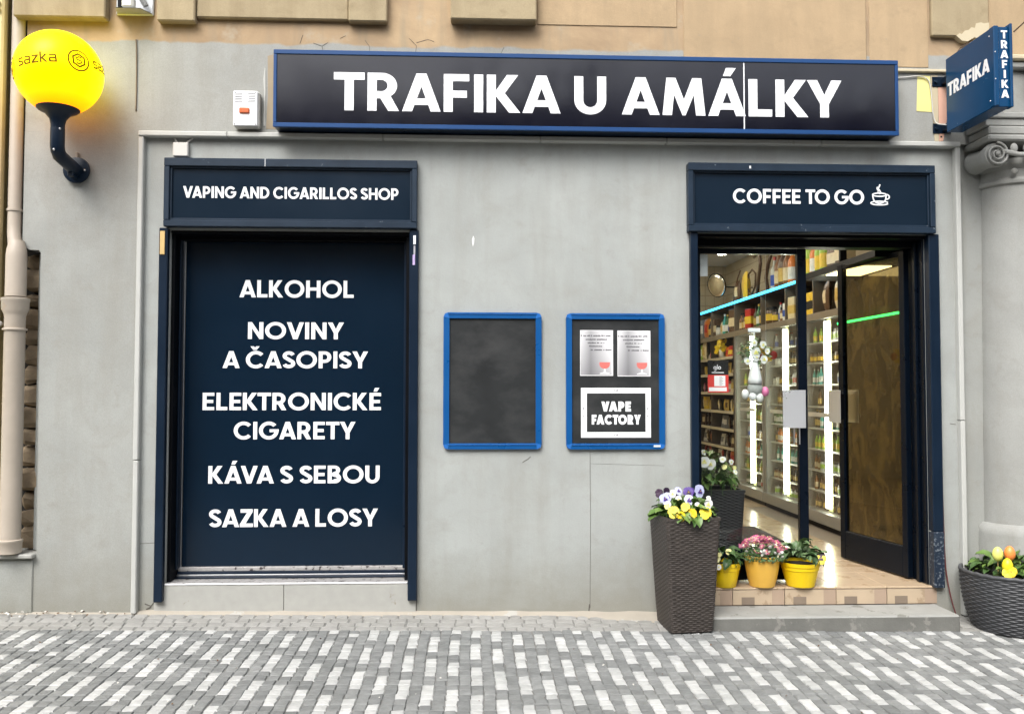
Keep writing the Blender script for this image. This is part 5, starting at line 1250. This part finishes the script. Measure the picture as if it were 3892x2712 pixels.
# daisies: bushy foliage and small flower heads
rl = random.Random(31); m_ = MB(); tn = []
def small_leaf(m_, p, s_, rl):
    a = rl.uniform(0,6.283); d = Vector((math.cos(a), math.sin(a), rl.uniform(-.3,.9))).normalized(); w_ = d.orthogonal().normalized(); p = Vector(p); n = len(m_.v)
    m_.v += [tuple(p), tuple(p+d*s_*.5+w_*s_*.28), tuple(p+d*s_+Vector((0,0,-.1*s_))), tuple(p+d*s_*.5-w_*s_*.28)]; m_.face((n, n+1, n+2, n+3))
for k in range(900):
    a = rl.uniform(0,6.283); r_ = math.sqrt(rl.random())*.155; z = PZ+.205+(.075*(1-(r_/.17)**2))*rl.random()-.02*(r_ > .12)
    small_leaf(m_, (1.985+r_*math.cos(a)*1.02, .05+r_*math.sin(a)*.9, z), rl.uniform(.016,.030), rl); t = rl.random(); tn += [t]*4
o = m_.build('foliage', mLeafD, Cp, recalc=False, kind='stuff'); tone_attr(o, tn)
def daisy_mesh(pm, n=9, s_=.018):
    m_ = MB()
    for k in range(n):
        a = 2*math.pi*k/n; b0 = len(m_.v); c_, q = math.cos(a), math.sin(a); e = .5*math.pi/n*1.6
        m_.v += [(0,0,0),(s_*.6*math.cos(a-e),s_*.6*math.sin(a-e),.004),(s_*c_,s_*q,.002),(s_*.6*math.cos(a+e),s_*.6*math.sin(a+e),.004)]; m_.face((b0,b0+1,b0+2,b0+3))
    m_.m = 1; m_.sphere((0,0,.004), s_*.22, 6, 4); return mesh_only(m_, 'daisy', [pm, mPale])
DA = [daisy_mesh(mPP), daisy_mesh(mPP, 10, .021), daisy_mesh(mPW, 8, .014)]
for k in range(150):
    a = rl.uniform(0,6.283); u = math.sqrt(rl.random()); r_ = u*.150; z = PZ+.250+.085*(1-u*u)+rl.uniform(-.008,.008)
    white = rl.random() < (.18 if u < .75 else .42)
    inst(DA[2] if white else rl.choice(DA[:2]), 'flower', Cp, (1.985+r_*math.cos(a)*1.05, .045+r_*math.sin(a)*.85, z), (rl.uniform(-.5,.9)+.5*u, rl.uniform(-.5,.5), rl.uniform(0,6)), rl.uniform(.8,1.25))
for k in range(12): inst(DA[2], 'flower', Cp, (1.985+rl.uniform(-.06,.11), -.10+rl.uniform(-.02,.02), PZ+.215+rl.uniform(0,.05)), (1.1, 0, rl.uniform(0,6)), rl.uniform(.7,.95))

# round basket with eggs
bcx, bcy = 3.572, -.245; bz = g(bcx, bcy)-.001
BK = thing('wicker_basket', 'round charcoal wicker basket planter with Easter eggs at the right edge', 'planter', (bcx, bcy, bz))
m_ = MB(); K, J, amp, bh = 44, 27, .0075, .375; nu, nv = K*4, J*4
for j in range(nv+1):
    v_ = j/nv; r0 = .235+.075*math.sin(min(1, v_*1.05)*1.5708)**.75
    for i in range(nu):
        a = 2*math.pi*i/nu; d = weave(i/nu, v_, K, J, amp); m_.v.append((bcx+(r0+d)*math.cos(a), bcy+(r0+d)*math.sin(a), bz+bh*v_))
for j in range(nv):
    for i in range(nu):
        a = j*nu+i; b_ = j*nu+(i+1) % nu; m_.face((a, b_, b_+nu, a+nu))
m_.build('wicker_body', mWickG, BK, smooth='all', recalc=False)
m_ = MB(); m_.tube([(bcx+.312*math.cos(R(a)), bcy+.312*math.sin(R(a)), bz+bh+.003*math.sin(R(a*26))) for a in range(0, 361, 6)], .013, 8); m_.build('rim', mWickG, BK, smooth='all')
m_ = MB(); m_.lathe(bcx, bcy, [(.305, bz+bh-.03), (.01, bz+bh-.02)], 28); m_.build('soil', mSoil, BK)
leaves(BK, bcx, bcy, bz+bh-.02, .29, .28, 85, 'd', .12, 41, 1.1); leaves(BK, bcx, bcy, bz+bh-.02, .28, .27, 50, 'm', .13, 43, 1.1)
flowers(BK, [('y',3.395,-.47,bz+bh+.03,1.0),('y',3.42,-.48,bz+bh+.045,.9),('p',3.55,-.50,bz+bh+.05,.9),('y',3.60,-.50,bz+bh+.06,.8),('p',3.53,-.52,bz+bh+.02,.6)], bz+bh-.03)
m_ = MB()
for k in range(14):
    a = rl.uniform(0,6.28); p0 = Vector((bcx+.15*math.cos(a), bcy-.12+.15*math.sin(a), bz+bh-.01)); p2 = p0+Vector((rl.uniform(-.06,.06), rl.uniform(-.06,.02), rl.uniform(.05,.10)))
    m_.tube([p0, (p0+p2)/2+Vector((0,0,.02)), p2], [.004,.003,.001], 5)
m_.build('grass_blades', mLeaf, BK, kind='stuff')
def egg(label, x, y, z, mat, s_=1.0):
    z += .03
    E_ = thing('easter_egg', label, 'egg', (x, y, bz+bh-.02), 'plastic Easter eggs on sticks in the round basket')
    m_ = MB(); m_.lathe(x, y, [(.0025, z-.044*s_),(.016*s_, z-.040*s_),(.029*s_, z-.022*s_),(.033*s_, z-.002*s_),(.030*s_, z+.018*s_),(.021*s_, z+.036*s_),(.010*s_, z+.046*s_),(.002, z+.049*s_)], 20); m_.build('shell', mat, E_, smooth='all')
    m_ = MB(); m_.tube([(x, y, bz+bh-.03), (x, y, z-.04*s_)], .002, 6); m_.build('stick', mWood, E_)
egg('pale yellow Easter egg on a stick, leftmost in the basket', 3.395, -.37, bz+bh+.105, simple('egg_yellow', (.72,.72,.18), .4, var=.05)); egg('orange Easter egg on a stick in the basket', 3.475, -.37, bz+bh+.108, simple('egg_orange', (.85,.26,.06), .4, var=.05), 1.05)
egg('bright yellow Easter egg lowest in the basket', 3.415, -.44, bz+bh+.045, simple('egg_lemon', (.85,.72,.02), .4, var=.05))

# ------------------------------------------------------------------ Easter decoration hanging inside the left pane
HD = thing('easter_hanging', 'white Easter hanging with flowers, gnome and eggs inside the door pane', 'decoration', (2.03, .27, 1.45))
X, Y = 2.015, .262
bx('suction_bar', mWhite, X-.045, X+.045, Y-.010, Y+.010, 1.935, 1.965, .004, HD)
m_ = MB(); m_.tube([(X,Y,1.935),(X-.006,Y,1.85),(X+.004,Y,1.70),(X,Y,1.55)], .006, 6); m_.build('cord', mWhite, HD)
m_ = MB(); tn = []
for k in range(130):
    a = rl.uniform(0,6.28); r_ = math.sqrt(rl.random())*.105; small_leaf(m_, (X+r_*math.cos(a), Y+rl.uniform(-.02,.02), 1.80+r_*math.sin(a)*.9), rl.uniform(.025,.05), rl); t = rl.random(); tn += [t]*4
o = m_.build('leaves', mLeafG, HD, recalc=False, kind='stuff'); tone_attr(o, tn)
for dx, dz, s_ in ((0,.0,1.5),(.055,.055,1.0),(-.06,-.06,1.0),(.06,-.05,1.1),(-.01,.07,.9),(.0,-.03,1.2),(.085,.01,.8)): inst(FM['w'], 'flower', HD, (X+dx, Y-.03, 1.79+dz), (-.1, .3*dx*10, 0), s_)
m_ = MB(); m_.lathe(X, Y-.01, [(.052,1.565),(.048,1.60),(.036,1.66),(.020,1.72),(.006,1.77)], 16); m_.build('gnome_hat', mPaper, HD, smooth='all')
m_ = MB(); m_.sphere((X, Y-.01, 1.535), (.055,.045,.055), 14, 10); m_.build('gnome_body', simple('pale_grey_felt', (.42,.43,.42), .9), HD, smooth='all')
for dx, dz, mt in ((-.075,-.28,mPaper),(-.02,-.295,mPaper),(.070,-.26,simple('egg_pink', (.75,.20,.40), .4)),(.03,-.305,mPW)):
    m_ = MB(); m_.sphere((X+dx, Y-.02, 1.77+dz), (.027,.027,.036), 12, 10); m_.build('egg', mt, HD, smooth='all')
# yellow star ornament inside the pane, daffodils on the shelf
ST = thing('bowl_ornament', 'yellow and red cup shaped ornament hanging behind the door pane', 'ornament', (2.33, .9, 1.80))
m_ = MB(); m_.lathe(2.335, .95, [(.020,1.745),(.045,1.750),(.050,1.765),(.018,1.785),(.014,1.80),(.040,1.825),(.056,1.860),(.052,1.862)], 16); m_.build('cup', PM['yellow'], ST, smooth='all')
for s_ in (-1, 1):
    m_ = MB(); m_.sphere((2.335+s_*.062, .96, 1.80), (.035,.012,.035), 10, 8); m_.build('wing', PM['red'], ST, smooth='all')
m_ = MB(); m_.tube([(2.335,.95,1.86),(2.335,.95,2.3),(2.33,.9,3.55)], .0012, 4); m_.build('thread', mPaper, ST)
DF = thing('daffodil_bunch', 'bunch of yellow daffodils on the upper snack shelf', 'bouquet', (3.45, 6.1, 1.9605))
rl = random.Random(77)
m_ = MB(); m_.lathe(3.45, 6.02, [(.035,1.9605),(.05,2.04),(.045,2.08)], 14); m_.build('vase', PM['white'], DF, smooth='all')
for k in range(26): inst(FM['y'], 'flower', DF, (3.42+rl.uniform(-.05,.04), 6.02+rl.uniform(-.16,.16), 2.06+rl.uniform(-.02,.14)), (rl.uniform(-.6,.2), rl.uniform(-.5,.5), rl.uniform(-1.3,0)), rl.uniform(.8,1.3))

# ------------------------------------------------------------------ litter along the wall
mDry = simple('dry_leaf', (.10,.055,.025), .8, var=.4, scale=40); mLit_ = simple('pale_litter', (.55,.53,.48), .8)
ll = MB(); rl = random.Random(5)
for k in range(46):
    x = rl.uniform(-3.1, -2.26); y = -.03-abs(rl.gauss(0,.03)); ll.m = 0 if rl.random() < .65 else 1
    small_leaf(ll, (x, y, g(x, y)+.010+rl.uniform(0,.008)), rl.uniform(.010,.026), rl)
for k in range(45):
    x = rl.uniform(-2.9, 3.4); y = rl.uniform(-1.7, -.12); ll.m = 0 if rl.random() < .6 else 1
    if not (1.45 < x < 3.25 and y > -.33): small_leaf(ll, (x, y, g(x, y)+.008), rl.uniform(.008,.022), rl)
tag(ll.build('litter', [mDry, mLit_], recalc=False), 'dry leaf crumbs and pale litter along the foot of the wall', 'litter', kind='stuff')

# ------------------------------------------------------------------ other side of the street (mirrored in the gloss of the sign and the panes)
OB = thing('opposite_house', 'pale stuccoed house across the street, mirrored in the panes', 'building', (0, -15, -.1))
mOpp = simple('opposite_stucco', (.36,.31,.24), .85, var=.12, scale=1.5); mOppT = simple('opposite_trim', (.46,.42,.35), .8); mPane = simple('opposite_window_glass', (.02,.025,.03), .08)
bx('wall', mOpp, -26, 26, -20, -14.0, -.12, 7.5, .02, OB); bx('cornice', mOppT, -26.2, 26.2, -20, -13.6, 7.51, 7.9, .04, OB)
for fl_ in range(3):
    for k in range(-6, 7):
        x = k*3.1+.6; z = .5+fl_*2.4
        f_ = bx('window', mOppT, x-.75, x+.75, -13.998, -13.90, z, z+1.75, .02, OB); bx('pane', mPane, x-.6, x+.6, -13.899, -13.88, z+.13, z+1.62, .01, f_)
mBark = simple('tree_bark', (.05,.042,.035), .9, var=.3, scale=12, bmp=.6, bscale=40)
def tree(x, y, h, seed, label):
    T_ = thing('street_tree', label, 'tree', (x, y, -.1), 'bare street trees across the road'); rt_ = random.Random(seed); m_ = MB()
    m_.tube([(x,y,-.15),(x+.04,y,h*.2),(x-.03,y+.05,h*.42)], [.17,.14,.11], 10); m_.build('trunk', mBark, T_, smooth='all')
    m_ = MB()
    def grow(p, d, L, r_, lv):
        q = p+d*L; mid = (p+q)/2+Vector((rt_.uniform(-.06,.06)*L,)*3); m_.tube([p, mid, q], [r_, r_*.8, r_*.6], 5, False)
        if lv:
            for k in range(3): grow(q, (d+Vector((rt_.uniform(-.8,.8), rt_.uniform(-.8,.8), rt_.uniform(-.1,.6)))).normalized(), L*rt_.uniform(.6,.8), r_*.6, lv-1)
    for k in range(4): grow(Vector((x-.03, y+.05, h*.40)), Vector((rt_.uniform(-.6,.6), rt_.uniform(-.6,.6), 1)).normalized(), h*.20, .07, 4)
    m_.build('branches', mBark, T_, smooth='all', recalc=False)
for k, (x, sd_, lab) in enumerate(((-4.6,1,'bare street tree across the road, on the left'),(.9,2,'bare street tree across the road, in the middle'),(5.8,3,'bare street tree across the road, on the right'))): tree(x, -11.6, 8.5, sd_, lab)
